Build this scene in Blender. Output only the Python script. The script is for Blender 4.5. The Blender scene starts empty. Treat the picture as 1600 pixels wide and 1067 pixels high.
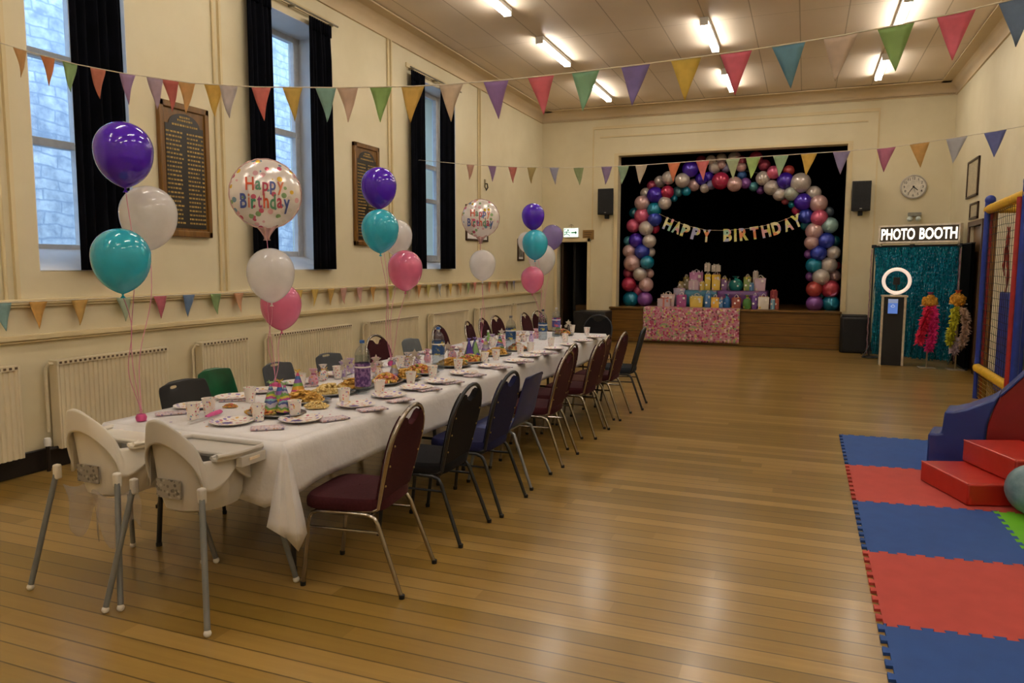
import bpy, math, random
from mathutils import Vector as V, Matrix
random.seed(11)
SC = bpy.context.scene
COL = SC.collection
PI = math.pi
# ---------------------------------------------------------------- camera, sky, exposure
YAW, PITCH, ROLL, FPX, EYE = 0.374838, 0.100871, 0.003086, 1157.84, 1.6
_cy, _sy, _cp, _sp = math.cos(YAW), math.sin(YAW), math.cos(PITCH), math.sin(PITCH)
_F = V((-_sy*_cp, _cy*_cp, -_sp)); _r = V((_cy, _sy, 0)); _u = _r.cross(_F)
_R = math.cos(ROLL)*_r + math.sin(ROLL)*_u
_U = -math.sin(ROLL)*_r + math.cos(ROLL)*_u
cam = bpy.data.objects.new('camera', bpy.data.cameras.new('camera')); COL.objects.link(cam)
m3 = Matrix((_R, _U, -_F)).transposed()
cam.matrix_world = Matrix.Translation((0, 0, EYE)) @ m3.to_4x4()
cam.data.sensor_width = 36; cam.data.lens = FPX/1600*36; cam.data.clip_start = 0.05
SC.camera = cam
SC.cycles.transparent_max_bounces = 32
SC.view_settings.view_transform = 'Standard'; SC.view_settings.look = 'None'
SC.view_settings.gamma = 1; SC.view_settings.exposure = 0.0
TUBE = 47.0          # emission of the fluorescent tubes
SKY = 7.5            # strength of the overcast daylight outside
w = bpy.data.worlds.new('overcast_sky'); SC.world = w; w.use_nodes = True
bg = w.node_tree.nodes['Background']
bg.inputs[0].default_value = (0.55, 0.74, 1.0, 1); bg.inputs[1].default_value = SKY

EYEP = V((0, 0, EYE))
def ray(x, y): return _R*((x-800)/FPX) + _U*(-(y-533.5)/FPX) + _F
def at(x, y, ax, v):                     # point of the place seen at a spot of the photo, on the plane ax = v
    d = ray(x, y); i = 'xyz'.index(ax); return EYEP + d*((v-EYEP[i])/d[i])
def at_plane(x, y, p0, p1):              # same on the upright plane through p0 and p1
    n = V((-(p1[1]-p0[1]), p1[0]-p0[0], 0)); d = ray(x, y)
    return EYEP + d*(n.dot(V((p0[0], p0[1], 0))-EYEP)/n.dot(d))
def depth(p): return (V(p)-EYEP).dot(_F)

# ---------------------------------------------------------------- materials
def lin(h):
    h = h.lstrip('#'); o = []
    for i in (0, 2, 4):
        c = int(h[i:i+2], 16)/255; o.append(c/12.92 if c <= .04045 else ((c+.055)/1.055)**2.4)
    return (*o, 1)
class NT:
    def __init__(s, name):
        s.m = bpy.data.materials.new(name); s.m.use_nodes = True
        s.t = s.m.node_tree; s.n = s.t.nodes; s.b = s.n['Principled BSDF']; s.out = s.n['Material Output']
    def new(s, typ, **k):
        n = s.n.new(typ)
        for a, v in k.items():
            if isinstance(v, tuple) and a.startswith('i_'): n.inputs[a[2:]].default_value = v
            elif a.startswith('i_'): n.inputs[a[2:]].default_value = v
            else: setattr(n, a, v)
        return n
    def link(s, a, b): s.t.links.new(a, b)
    def obj(s): return s.new('ShaderNodeTexCoord').outputs['Object']
    def ramp(s, fac, stops, interp='LINEAR'):
        r = s.new('ShaderNodeValToRGB'); r.color_ramp.interpolation = interp
        e = r.color_ramp.elements
        while len(e) < len(stops): e.new(1)
        for k, (p, c) in enumerate(stops): e[k].position = p; e[k].color = c if not isinstance(c, str) else lin(c)
        s.link(fac, r.inputs[0]); return r.outputs[0]
    def math(s, op, a, b=None):
        n = s.new('ShaderNodeMath', operation=op)
        for k, v in ((0, a), (1, b)):
            if v is None: continue
            if isinstance(v, (int, float)): n.inputs[k].default_value = v
            else: s.link(v, n.inputs[k])
        return n.outputs[0]
    def mix(s, fac, a, b, blend='MIX'):
        n = s.new('ShaderNodeMix', data_type='RGBA', blend_type=blend)
        for k, v in ((0, fac), (6, a), (7, b)):
            if isinstance(v, (int, float)): n.inputs[k].default_value = v
            elif isinstance(v, str): n.inputs[k].default_value = lin(v)
            elif isinstance(v, tuple): n.inputs[k].default_value = v
            else: s.link(v, n.inputs[k])
        return n.outputs[2]
    def noise(s, scale, vec=None, detail=3, rough=.5):
        n = s.new('ShaderNodeTexNoise'); n.inputs['Scale'].default_value = scale
        n.inputs['Detail'].default_value = detail; n.inputs['Roughness'].default_value = rough
        s.link(vec if vec is not None else s.obj(), n.inputs['Vector']); return n.outputs[0]
    def xyz(s, vec=None):
        n = s.new('ShaderNodeSeparateXYZ'); s.link(vec if vec is not None else s.obj(), n.inputs[0]); return n.outputs
    def bump(s, h, strength=.3, dist=.01):
        n = s.new('ShaderNodeBump'); n.inputs['Strength'].default_value = strength; n.inputs['Distance'].default_value = dist
        s.link(h, n.inputs['Height']); s.link(n.outputs[0], s.b.inputs['Normal'])
    def set(s, rough=None, metal=None, coat=None, spec=None, sub=None, alpha=None, trans=None):
        for k, v in (('Roughness', rough), ('Metallic', metal), ('Coat Weight', coat), ('Specular IOR Level', spec),
                     ('Subsurface Weight', sub), ('Alpha', alpha), ('Transmission Weight', trans)):
            if v is not None: s.b.inputs[k].default_value = v
        return s
    def col(s, c):
        if isinstance(c, str): s.b.inputs['Base Color'].default_value = lin(c)
        else: s.link(c, s.b.inputs['Base Color'])
        return s
_mc = {}
def mat(color, rough=.5, metal=0, var=.1, scale=14, coat=0, bump=0, spec=.5, bscale=60, alpha=1):
    key = (color, rough, metal, var, scale, coat, bump, spec, bscale, alpha)
    if key in _mc: return _mc[key]
    n = NT('paint_' + color.strip('#')); n.set(rough, metal, coat, spec, alpha=alpha)
    c = lin(color); d = tuple(x*(1-var*2) for x in c[:3])+(1,); l = tuple(min(1, x*(1+var)) for x in c[:3])+(1,)
    n.col(n.ramp(n.noise(scale), [(.3, d), (.7, l)]))
    if bump: n.bump(n.noise(bscale), bump, .004)
    _mc[key] = n.m; return n.m
def emit(color, strength):
    n = NT('lit_'+color.strip('#')); n.col(color); n.b.inputs['Emission Color'].default_value = lin(color)
    n.b.inputs['Emission Strength'].default_value = strength; return n.m
def m_wall(name, base, dark):
    n = NT(name); n.set(.62, spec=.3)
    o = n.obj(); a = n.noise(.9, o, 5, .6); b = n.noise(9, o, 4)
    c = n.mix(n.ramp(a, [(.35, (0, 0, 0, 1)), (.7, (1, 1, 1, 1))]), dark, base)
    c = n.mix(n.math('MULTIPLY', b, .12), c, dark)
    n.col(c); n.bump(n.noise(45, o, 4), .12, .004); return n.m
M_WALL = m_wall('cream_wall_paint', '#dfd4b4', '#d4c7a4')
M_TRIM = m_wall('cream_gloss_paint', '#e0cfa4', '#d0bd92')
def m_ceiling():
    n = NT('ceiling_board'); n.set(.6, spec=.3); x = n.xyz()
    u = n.math('FRACT', n.math('MULTIPLY', n.math('ADD', x[0], 1.1+60), 1/.6))
    d = n.math('ABSOLUTE', n.math('SUBTRACT', u, .5))
    line = n.math('LESS_THAN', d, .012)
    v = n.math('FRACT', n.math('MULTIPLY', n.math('ADD', x[1], 60), 1/2.4))
    line2 = n.math('LESS_THAN', n.math('ABSOLUTE', n.math('SUBTRACT', v, .5)), .002)
    ln = n.math('MAXIMUM', line, line2)
    base = n.ramp(n.noise(.8, None, 4), [(.3, '#e0cdb4'), (.7, '#e9d8c2')])
    n.col(n.mix(n.math('MULTIPLY', ln, .55), base, '#8a7350')); n.bump(n.math('SUBTRACT', 1, ln), .5, .006); return n.m
def m_floor():
    n = NT('varnished_strip_floor'); x = n.xyz()
    P = .112
    row = n.math('DIVIDE', x[1], P); ri = n.math('FLOOR', row); rf = n.math('FRACT', row)
    wn = n.new('ShaderNodeTexWhiteNoise', noise_dimensions='1D'); n.link(ri, wn.inputs['W'])
    off = n.math('MULTIPLY', wn.outputs[0], 7.3)
    xi = n.math('FLOOR', n.math('DIVIDE', n.math('ADD', x[0], off), 2.7))
    cb = n.new('ShaderNodeCombineXYZ'); n.link(ri, cb.inputs[0]); n.link(xi, cb.inputs[1])
    w2 = n.new('ShaderNodeTexWhiteNoise', noise_dimensions='2D'); n.link(cb.outputs[0], w2.inputs['Vector'])
    gv = n.new('ShaderNodeMapping'); n.link(n.obj(), gv.inputs[0]); gv.inputs['Scale'].default_value = (.7, 20, 1)
    g = n.noise(1.6, gv.outputs[0], 5, .6)
    base = n.ramp(w2.outputs[0], [(0, '#82682c'), (.5, '#97783a'), (1, '#ab8b4e')])
    c = n.mix(n.ramp(g, [(.25, (0, 0, 0, 1)), (.8, (.38, .38, .38, 1))]), base, '#755620', 'MIX')
    gap = n.math('GREATER_THAN', n.math('ABSOLUTE', n.math('SUBTRACT', rf, .5)), .466)
    c = n.mix(n.math('MULTIPLY', gap, .7), c, '#2a1806')
    n.col(c)
    n.set(rough=.3, spec=.5, coat=.28); n.b.inputs['Coat Roughness'].default_value = .16
    h = n.math('SUBTRACT', n.math('MULTIPLY', g, .04), n.math('MULTIPLY', gap, 1))
    hh = n.math('ADD', h, n.math('MULTIPLY', wn.outputs[0], .08))
    n.bump(hh, .2, .004); return n.m
def m_wood(name, a, b, rough=.4, axis=0, sc=6, plank=0):
    n = NT(name); n.set(rough, spec=.4)
    mp = n.new('ShaderNodeMapping'); n.link(n.obj(), mp.inputs[0])
    s = [14, 14, 14]; s[axis] = 1; mp.inputs['Scale'].default_value = s
    c = n.ramp(n.noise(sc*.3, mp.outputs[0], 6, .6), [(.3, a), (.7, b)])
    if plank:
        z = n.math('FRACT', n.math('DIVIDE', n.xyz()[2], plank))
        c = n.mix(n.math('MULTIPLY', n.math('LESS_THAN', z, .05), .7), c, '#150c04')
    n.col(c); return n.m
def m_dots(name, base, cols, scale=60, size=.3, rough=.4, blot=None, flat=False):
    n = NT(name); n.set(rough)
    vo = n.new('ShaderNodeTexVoronoi'); vo.inputs['Scale'].default_value = scale; n.link(n.obj(), vo.inputs['Vector'])
    if flat: vo.voronoi_dimensions = '2D'
    sx = n.new('ShaderNodeSeparateColor'); n.link(vo.outputs['Color'], sx.inputs[0])
    cc = n.ramp(sx.outputs[0], [(k/len(cols), c) for k, c in enumerate(cols)], 'CONSTANT')
    f = n.math('LESS_THAN', vo.outputs['Distance'], size)
    keep = n.math('MULTIPLY', f, n.math('GREATER_THAN', sx.outputs[1], .25))
    c = n.mix(keep, base, cc)
    if blot:
        p = n.xyz(); q = n.math('ADD', n.math('POWER', n.math('ADD', p[0], .012), 2), n.math('POWER', n.math('MULTIPLY', n.math('ADD', p[1], .02), 1.3), 2))
        c = n.mix(n.math('LESS_THAN', q, .0009), c, blot)
    n.col(c); return n.m
def m_stripes(name, cols, freq, axis=2, rough=.3, metal=0, wob=.02):
    n = NT(name); n.set(rough, metal); p = n.xyz()
    v = n.math('ADD', p[axis], n.math('MULTIPLY', n.noise(25), wob))
    f = n.math('FRACT', n.math('MULTIPLY', v, freq))
    n.col(n.ramp(f, [(k/len(cols), c) for k, c in enumerate(cols)], 'CONSTANT')); return n.m
def m_glass(name, color, mixv=.75, rough=.05):
    n = NT(name); n.n.remove(n.b)
    t = n.new('ShaderNodeBsdfTransparent'); t.inputs[0].default_value = lin(color)
    g = n.new('ShaderNodeBsdfGlossy'); g.inputs['Roughness'].default_value = rough
    f = n.new('ShaderNodeLayerWeight'); f.inputs[0].default_value = .5
    mx = n.new('ShaderNodeMixShader'); n.link(n.math('ADD', n.math('MULTIPLY', n.math('POWER', f.outputs[1], 3), .5), 1-mixv), mx.inputs[0])
    n.link(t.outputs[0], mx.inputs[1]); n.link(g.outputs[0], mx.inputs[2]); n.link(mx.outputs[0], n.out.inputs[0]); return n.m
def m_balloon(color, see=0.0, rough=.1, metal=0.0):
    key = ('balloon', color, see, metal)
    if key in _mc: return _mc[key]
    n = NT('latex_'+color.strip('#')); n.set(rough, metal, .8, .5, alpha=1-see)
    n.b.inputs['Coat Roughness'].default_value = .05
    c = lin(color); d = tuple(x*.85 for x in c[:3])+(1,)
    cc = n.ramp(n.noise(7), [(.3, d), (.7, c)]); n.col(cc)
    t = n.new('ShaderNodeBsdfTranslucent'); n.link(cc, t.inputs[0])
    mx = n.new('ShaderNodeMixShader', i_Fac=.25); n.link(n.b.outputs[0], mx.inputs[1]); n.link(t.outputs[0], mx.inputs[2]); n.link(mx.outputs[0], n.out.inputs[0])
    _mc[key] = n.m; return n.m
CHROME = mat('#a09890', .2, 1.0, .05)
DARKTUBE = mat('#3a3c40', .35, .7, .05)
GREYTUBE = mat('#82868a', .4, .3, .05)
BLACK = mat('#0b0b0d', .55, 0, .2)
BLACKCLOTH = mat('#030303', .95, 0, .3, spec=.05)
WHITE = mat('#e9e6e0', .4, 0, .03)

# ---------------------------------------------------------------- mesh helpers
class MB:
    def __init__(s, m=None): s.v = []; s.f = []; s.mi = []; s.ms = [m] if m else []; s.cur = 0
    def use(s, m):
        if m not in s.ms: s.ms.append(m)
        s.cur = s.ms.index(m); return s
    def add(s, vs, fs):
        o = len(s.v); s.v += [tuple(v) for v in vs]
        for f in fs: s.f.append(tuple(i+o for i in f)); s.mi.append(s.cur)
        return s
    def box(s, c, d, rz=0, M=None):
        hx, hy, hz = d[0]/2, d[1]/2, d[2]/2
        vs = [V((x, y, z)) for x in (-hx, hx) for y in (-hy, hy) for z in (-hz, hz)]
        R = M if M else Matrix.Rotation(rz, 3, 'Z')
        vs = [R @ v + V(c) for v in vs]
        return s.add(vs, [(0, 1, 3, 2), (4, 6, 7, 5), (0, 4, 5, 1), (2, 3, 7, 6), (0, 2, 6, 4), (1, 5, 7, 3)])
    def b2(s, x0, x1, y0, y1, z0, z1): return s.box(((x0+x1)/2, (y0+y1)/2, (z0+z1)/2), (x1-x0, y1-y0, z1-z0))
    def tube(s, pts, r, n=8, close=False, cap=True):
        pts = [V(p) for p in pts]; N = len(pts); rs = r if isinstance(r, (list, tuple)) else [r]*N
        vs = []; fs = []; prev = None
        for i, p in enumerate(pts):
            a = pts[(i-1) % N] if (close or i > 0) else p; b = pts[(i+1) % N] if (close or i < N-1) else p
            t = (b-a).normalized() if (b-a).length > 1e-9 else V((0, 0, 1))
            if prev is None: x = t.orthogonal().normalized()
            else:
                x = prev - t*prev.dot(t); x = x.normalized() if x.length > 1e-6 else t.orthogonal().normalized()
            prev = x; y = t.cross(x)
            for k in range(n):
                a_ = 2*PI*k/n; vs.append(p + (x*math.cos(a_) + y*math.sin(a_))*rs[i])
        for i in range(N if close else N-1):
            j = (i+1) % N
            for k in range(n): k2 = (k+1) % n; fs.append((i*n+k, i*n+k2, j*n+k2, j*n+k))
        if cap and not close: fs.append(tuple(range(n))[::-1]); fs.append(tuple((N-1)*n+k for k in range(n)))
        return s.add(vs, fs)
    def lathe(s, prof, c=(0, 0, 0), n=20, sx=1, sy=1, M=None, cap=True):
        vs = []; fs = []; N = len(prof)
        for (r, z) in prof:
            for k in range(n):
                a = 2*PI*k/n; p = V((r*math.cos(a)*sx, r*math.sin(a)*sy, z))
                vs.append((M @ p if M else p) + V(c))
        for i in range(N-1):
            for k in range(n): k2 = (k+1) % n; fs.append((i*n+k, i*n+k2, (i+1)*n+k2, (i+1)*n+k))
        if cap and prof[0][0] > 1e-5: fs.append(tuple(range(n))[::-1])
        if cap and prof[-1][0] > 1e-5: fs.append(tuple((N-1)*n+k for k in range(n)))
        return s.add(vs, fs)
    def ball(s, c, r, n=14, sz=1): 
        h = n//2; return s.lathe([(max(1e-6, r*math.sin(PI*k/h)), -r*sz*math.cos(PI*k/h)) for k in range(h+1)], c, n)
    def prism(s, poly, d, M=None):           # poly: points (3d); extruded by the vector d
        n = len(poly); p = [V(q) for q in poly]; d = V(d)
        vs = p + [q+d for q in p]
        if M: vs = [M @ q for q in vs]
        fs = [tuple(range(n))[::-1], tuple(range(n, 2*n))] + [(i, (i+1) % n, n+(i+1) % n, n+i) for i in range(n)]
        return s.add(vs, fs)
    def grid(s, fn, nu, nv, skip=None, closeu=False):
        vs = [fn(i/(nu), j/(nv)) for i in range(nu if closeu else nu+1) for j in range(nv+1)]; fs = []
        W = nv+1; U = nu if closeu else nu+1
        for i in range(nu):
            for j in range(nv):
                if skip and skip(i, j): continue
                i2 = (i+1) % U; fs.append((i*W+j, i2*W+j, i2*W+j+1, i*W+j+1))
        return s.add(vs, fs)
    def build(s, name, parent=None, label=None, bevel=0, solid=0, sub=0, smooth=True, ang=38):
        me = bpy.data.meshes.new(name); me.from_pydata([tuple(v) for v in s.v], [], s.f); me.update()
        for m in s.ms: me.materials.append(m)
        if len(s.ms) > 1: me.polygons.foreach_set('material_index', s.mi)
        if smooth:
            me.polygons.foreach_set('use_smooth', [True]*len(me.polygons)); me.set_sharp_from_angle(angle=math.radians(ang))
        o = bpy.data.objects.new(name, me); COL.objects.link(o)
        if parent is not None: o.parent = parent
        if label: o['label'] = label
        if solid: q = o.modifiers.new('thickness', 'SOLIDIFY'); q.thickness = solid; q.offset = 0
        if bevel: q = o.modifiers.new('rounding', 'BEVEL'); q.width = bevel; q.segments = 2; q.limit_method = 'ANGLE'
        if sub: q = o.modifiers.new('smooth', 'SUBSURF'); q.levels = sub; q.render_levels = sub
        return o
def tag(o, label, cat, group=None, kind=None):
    o['label'] = label; o['category'] = cat
    if group: o['group'] = group
    if kind: o['kind'] = kind
    return o
def thing(name, label, cat, loc=(0, 0, 0), rz=0, group=None):
    o = bpy.data.objects.new(name, None); COL.objects.link(o); o.empty_display_size = .1
    o.location = loc; o.rotation_euler = (0, 0, rz); return tag(o, label, cat, group)
def struct(o): o['kind'] = 'structure'; return o
KIDS = {}
def dup(root, loc, rz, label, group=None):
    def cp(o, par):
        c = o.copy(); COL.objects.link(c)
        if par is not None: c.parent = par
        for ch in list(o.children): cp(ch, c)
        return c
    r = cp(root, None); r.location = loc; r.rotation_euler = (0, 0, rz); r['label'] = label
    if group: r['group'] = group
    return r
class Proto:                                  # the first placement uses the model itself, later ones copy it
    def __init__(s, make): s.make = make; s.o = None
    def put(s, loc, rz, label, group=None):
        if s.o is None:
            s.o = s.make(); o = s.o; o.location = loc; o.rotation_euler = (0, 0, rz); o['label'] = label
            if group: o['group'] = group
            return o
        return dup(s.o, loc, rz, label, group)
ORD = ['first', 'second', 'third', 'fourth', 'fifth', 'sixth', 'seventh', 'eighth', 'ninth', 'tenth', 'eleventh', 'twelfth', 'thirteenth',
       'fourteenth', 'fifteenth', 'sixteenth', 'seventeenth', 'eighteenth', 'nineteenth', 'twentieth', 'twenty-first', 'twenty-second', 'twenty-third', 'twenty-fourth']
_tc = {}
def letters(txt, bold=0.0):                   # 2-D outline mesh of a text: verts (x, y), faces; height of capitals about .7
    k = (txt, bold)
    if k not in _tc:
        cu = bpy.data.curves.new('lettering', 'FONT'); cu.body = txt; cu.offset = bold; cu.resolution_u = 3
        o = bpy.data.objects.new('lettering', cu); COL.objects.link(o)
        bpy.context.view_layer.update()
        me = bpy.data.meshes.new_from_object(o.evaluated_get(bpy.context.evaluated_depsgraph_get()))
        _tc[k] = ([(v.co.x, v.co.y) for v in me.vertices], [tuple(p.vertices) for p in me.polygons])
        bpy.data.objects.remove(o); bpy.data.meshes.remove(me); bpy.data.curves.remove(cu)
    return _tc[k]
def put_text(mb, txt, fn, w=None, h=None, bold=0.0, cx=0, cy=0):   # fits the text in w x h around (cx, cy); fn maps (x, y) to 3-D
    vs, fs = letters(txt, bold)
    x0 = min(v[0] for v in vs); x1 = max(v[0] for v in vs); y0 = min(v[1] for v in vs); y1 = max(v[1] for v in vs)
    sy = h/(y1-y0) if h else w/(x1-x0); sx = w/(x1-x0) if w else sy
    mb.add([fn(cx+(v[0]-(x0+x1)/2)*sx, cy+(v[1]-(y0+y1)/2)*sy) for v in vs], fs); return (x1-x0)*sx

# ---------------------------------------------------------------- the hall
XL, XR, YB, YF, ZC = -5.51, 2.44, 15.8, -3.6, 4.95
WIN = [(4.02, 4.92, 4.4), (6.46, 7.92, 4.4), (9.98, 11.4, 4.4)]; WRD = (.56, .5, .33)
ZS = 1.55; RD = 0.52
o = MB(m_floor()).b2(XL-.3, XR+.3, YF-.2, YB+.2, -.1, 0).build('floor'); struct(o)
o = MB(m_ceiling()).b2(XL-.3, XR+.3, YF-.2, YB+.2, ZC, ZC+.1).build('ceiling'); struct(o)
b = MB(M_WALL); xo = XL-RD-.12
ys = [YF]
for a, c, t in WIN: ys += [a, c]
ys.append(YB)
for k in range(0, len(ys), 2): b.b2(xo, XL, ys[k], ys[k+1], -.02, ZC)
for a, c, t in WIN:
    b.b2(xo, XL, a, c, -.02, ZS); b.b2(xo, XL, a, c, t, ZC)
    b.prism([(XL, a, ZS), (XL-.6, a, ZS), (XL-.6, a, ZS+.2)], (0, c-a, 0))      # sloping sill
struct(b.build('wall_left', smooth=False))
b = MB(M_WALL); SX0, SX1, SZ0, SZ1 = -3.79, .67, .74, 3.95; DX0, DX1, DZ = -5.14, -4.45, 2.14
b.b2(XL-.3, DX0, YB, YB+.25, 0, ZC); b.b2(DX0, DX1, YB, YB+.25, DZ, ZC); b.b2(DX1, SX0, YB, YB+.25, 0, ZC)
b.b2(SX0, SX1, YB, YB+.25, SZ1, ZC); b.b2(SX1, XR+.3, YB, YB+.25, 0, ZC)
struct(b.build('wall_back', smooth=False))
RD0, RD1, RDZ = 12.95, 13.85, 2.25
b = MB(M_WALL); b.b2(XR, XR+.25, YF, RD0, 0, ZC); b.b2(XR, XR+.25, RD1, YB+.25, 0, ZC); b.b2(XR, XR+.25, RD0, RD1, RDZ, ZC)
struct(b.build('wall_right', smooth=False))
struct(MB(M_WALL).b2(XL-.3, XR+.3, YF-.2, YF, 0, ZC).build('wall_front', smooth=False))
# cove cornice
def cove(name, pts):
    pass
b = MB(m_wall('cove_paint', '#d4bf9c', '#c9b28c')); c0, n = .27, 7
prof = [(0, ZC-.2)] + [(c0*(1-math.cos(PI/2*k/n)), ZC-.19+.19*math.sin(PI/2*k/n)) for k in range(n+1)]
def cov(t, j):
    d, z = prof[j]
    x0, x1, y0, y1 = XL+d, XR-d, YF+d, YB-d
    return [(x0, y0, z), (x0, y1, z), (x1, y1, z), (x1, y0, z)][t % 4]
vs = [cov(t, j) for t in range(4) for j in range(len(prof))]; L = len(prof); fs = []
for t in range(4):
    for j in range(L-1): fs.append((t*L+j, ((t+1) % 4)*L+j, ((t+1) % 4)*L+j+1, t*L+j+1))
b.add(vs, fs)
for z, t in ((ZC-.205, .03), (ZC-.01, .0)):
    d = .03 if t else .29
    b.b2(XL, XL+d, YF, YB, z-.02, z); b.b2(XL, XR, YB-d, YB, z-.02, z); b.b2(XR-d, XR, YF, YB, z-.02, z)
struct(b.build('trim_1'))
b = MB(M_TRIM)                                  # dado rails
for z in (1.33, 1.06): b.b2(XL, XL+.045, YF, YB, z-.03, z+.012); b.b2(XL, XL+.03, YF, YB, z-.05, z-.03)
struct(b.build('trim_2', bevel=.006))
b = MB(M_TRIM)                                  # raised panel mouldings on the stage wall and wall strips
for x0, x1, z0, z1 in ((-4.33, 1.17, 4.52, 4.58), (-4.2, 1.0, 4.34, 4.37)): b.b2(x0, x1, YB-.02, YB, z0, z1)
b.b2(-4.36, -4.33, YB-.015, YB, 2.2, 4.58); b.b2(1.17, 1.2, YB-.015, YB, 0, 4.58)
for x0, x1 in ((SX0-.09, SX0), (SX1, SX1+.09)): b.b2(x0, x1, YB-.02, YB, 0.745, SZ1)
b.b2(SX0-.09, SX1+.09, YB-.02, YB, SZ1, SZ1+.05)
struct(b.build('trim_3'))
b = MB(M_TRIM)                                  # conduits up the window wall
for y in (3.74, 5.93, 9.23, 12.3): b.tube([(XL+.015, y, 1.34), (XL+.015, y, ZC-.2)], .014, 8); b.b2(XL, XL+.03, y+.07, y+.1, 1.34, ZC-.22)
struct(b.build('trim_4'))
o = MB(mat('#1a1412', .4)).b2(XL, XL+.03, YF, YB, 0, .17).build('baseboard_left', bevel=.005); struct(o)
o = MB(mat('#3a2a1a', .4)).b2(XL, DX0, YB-.03, YB, 0, .17).b2(DX1, SX0, YB-.03, YB, 0, .17).b2(SX1, XR, YB-.03, YB, 0, .17).build('baseboard_back', bevel=.005); struct(o)
o = MB(mat('#3a2a1a', .4)).b2(XR-.03, XR, YF, RD0, 0, .17).b2(XR-.03, XR, RD1, YB, 0, .17).build('baseboard_right', bevel=.005); struct(o)
b = MB(mat('#e2e0dc', .5, 0, .04, 3))
for k, (a, c, t) in enumerate(WIN):
    x1 = XL-WRD[k]-.02
    b.b2(x1, XL-.001, c-.006, c, ZS, t); b.b2(x1, XL-.001, a, a+.006, ZS, t); b.b2(x1, XL-.001, a, c, t-.006, t)
    b.prism([(XL-.001, a, ZS+.004), (XL-.6, a, ZS+.204), (XL-.6, a, ZS+.21), (XL-.001, a, ZS+.01)], (0, c-a, 0))
struct(b.build('trim_5', smooth=False))
# windows
FR = mat('#dcdad6', .4, 0, .05); GL = m_glass('window_pane', '#dfe9f2', .95)
for k, (a, c, t) in enumerate(WIN):
    x = XL-WRD[k]; z0 = ZS+.16; b = MB(FR)
    zs = [z0, 2.05+.62, 3.22, t] if k else [z0, 2.64, 3.37, t]
    for y0, y1 in ((a, a+.07), (c-.09, c)): b.b2(x-.06, x+.02, y0, y1, z0, t)
    for z in zs: b.b2(x-.06, x+.025, a, c, z-.035 if z < t else z-.07, z+.035 if z > z0 else z+.07)
    if k == 5: b.b2(x-.05, x+.015, (a+c)/2-.025, (a+c)/2+.025, z0, t)
    for y0, y1 in ((a+.07, a+.1), (c-.12, c-.09)): b.b2(x-.03, x+.035, y0, y1, z0, t)
    f = b.build(f'window_{k+1}', bevel=.006); struct(f)
    MB(GL).b2(x-.025, x-.019, a+.05, c-.05, z0+.02, t-.02).build('glass_pane', f)
# stone wall of the neighbouring building outside
n = NT('pale_stone_wall'); n.set(.9, spec=.1)
tc = n.xyz(); cb = n.new('ShaderNodeCombineXYZ'); n.link(tc[1], cb.inputs[0]); n.link(tc[2], cb.inputs[1])
wv = n.noise(1.4, n.obj(), 3); wob = n.math('MULTIPLY', wv, .25); sc = n.new('ShaderNodeVectorMath', operation='ADD'); n.link(cb.outputs[0], sc.inputs[0]); n.link(wob, sc.inputs[1])
br = n.new('ShaderNodeTexBrick'); n.link(sc.outputs[0], br.inputs['Vector'])
for k_, v_ in (('Scale', 1.0), ('Mortar Size', .012), ('Brick Width', .5), ('Row Height', .15), ('Bias', 0.0)): br.inputs[k_].default_value = v_
br.inputs['Color1'].default_value = lin('#dedad6'); br.inputs['Color2'].default_value = lin('#c8c8c8'); br.inputs['Mortar'].default_value = lin('#a6abb4')
c = n.mix(n.ramp(n.noise(5, n.obj(), 5, .65), [(.35, (0, 0, 0, 1)), (.65, (.9, .9, .9, 1))]), br.outputs['Color'], '#8d929c')
n.col(c); n.bump(n.noise(7, n.obj(), 5), .5, .03)
struct(MB(n.m).b2(-9.6, -9.3, -4, 34, -1, 11).build('wall_outside', smooth=False))
struct(MB(mat('#6a6a66', .9)).b2(-9.6, XL-RD-.14, -4, 30, -1.1, -1).build('ground_outside', smooth=False))
# doors
b = MB(M_TRIM); b.b2(DX0-.07, DX0, YB-.03, YB+.2, 0, DZ+.08); b.b2(DX1, DX1+.07, YB-.03, YB+.2, 0, DZ+.08); b.b2(DX0-.07, DX1+.07, YB-.03, YB+.2, DZ, DZ+.08)
f = b.build('door_1', bevel=.006); struct(f)
lf = MB(m_wood('dark_door_wood', '#2a1a0e', '#3b2615', .35, 2)).box((DX0+.05, YB+.55, DZ/2), (.05, .68, DZ-.02)).build('door_leaf', f)
MB(CHROME).tube([(DX0+.08, YB+.8, 1.0), (DX0+.13, YB+.8, 1.0), (DX0+.13, YB+.7, 1.0)], .01).build('door_handle', lf)
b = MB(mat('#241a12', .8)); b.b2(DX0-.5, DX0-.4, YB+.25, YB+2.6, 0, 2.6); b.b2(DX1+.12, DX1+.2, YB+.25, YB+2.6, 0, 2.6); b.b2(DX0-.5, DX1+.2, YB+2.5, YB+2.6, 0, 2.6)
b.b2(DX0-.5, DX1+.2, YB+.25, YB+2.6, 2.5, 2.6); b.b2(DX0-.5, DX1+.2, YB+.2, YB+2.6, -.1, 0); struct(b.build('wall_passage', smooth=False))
b = MB(m_wood('brown_door_frame', '#3a2412', '#52351c', .4, 2)); b.b2(XR-.03, XR+.1, RD0-.08, RD0, 0, RDZ+.08); b.b2(XR-.03, XR+.1, RD1, RD1+.08, 0, RDZ+.08); b.b2(XR-.03, XR+.1, RD0, RD1, RDZ, RDZ+.08)
f = b.build('door_2', bevel=.006); struct(f)
MB(m_wood('brown_door_wood', '#6a4a26', '#80592f', .4, 2)).b2(XR+.05, XR+.1, RD0, RD1, 0, RDZ).build('door_leaf', f)
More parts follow.
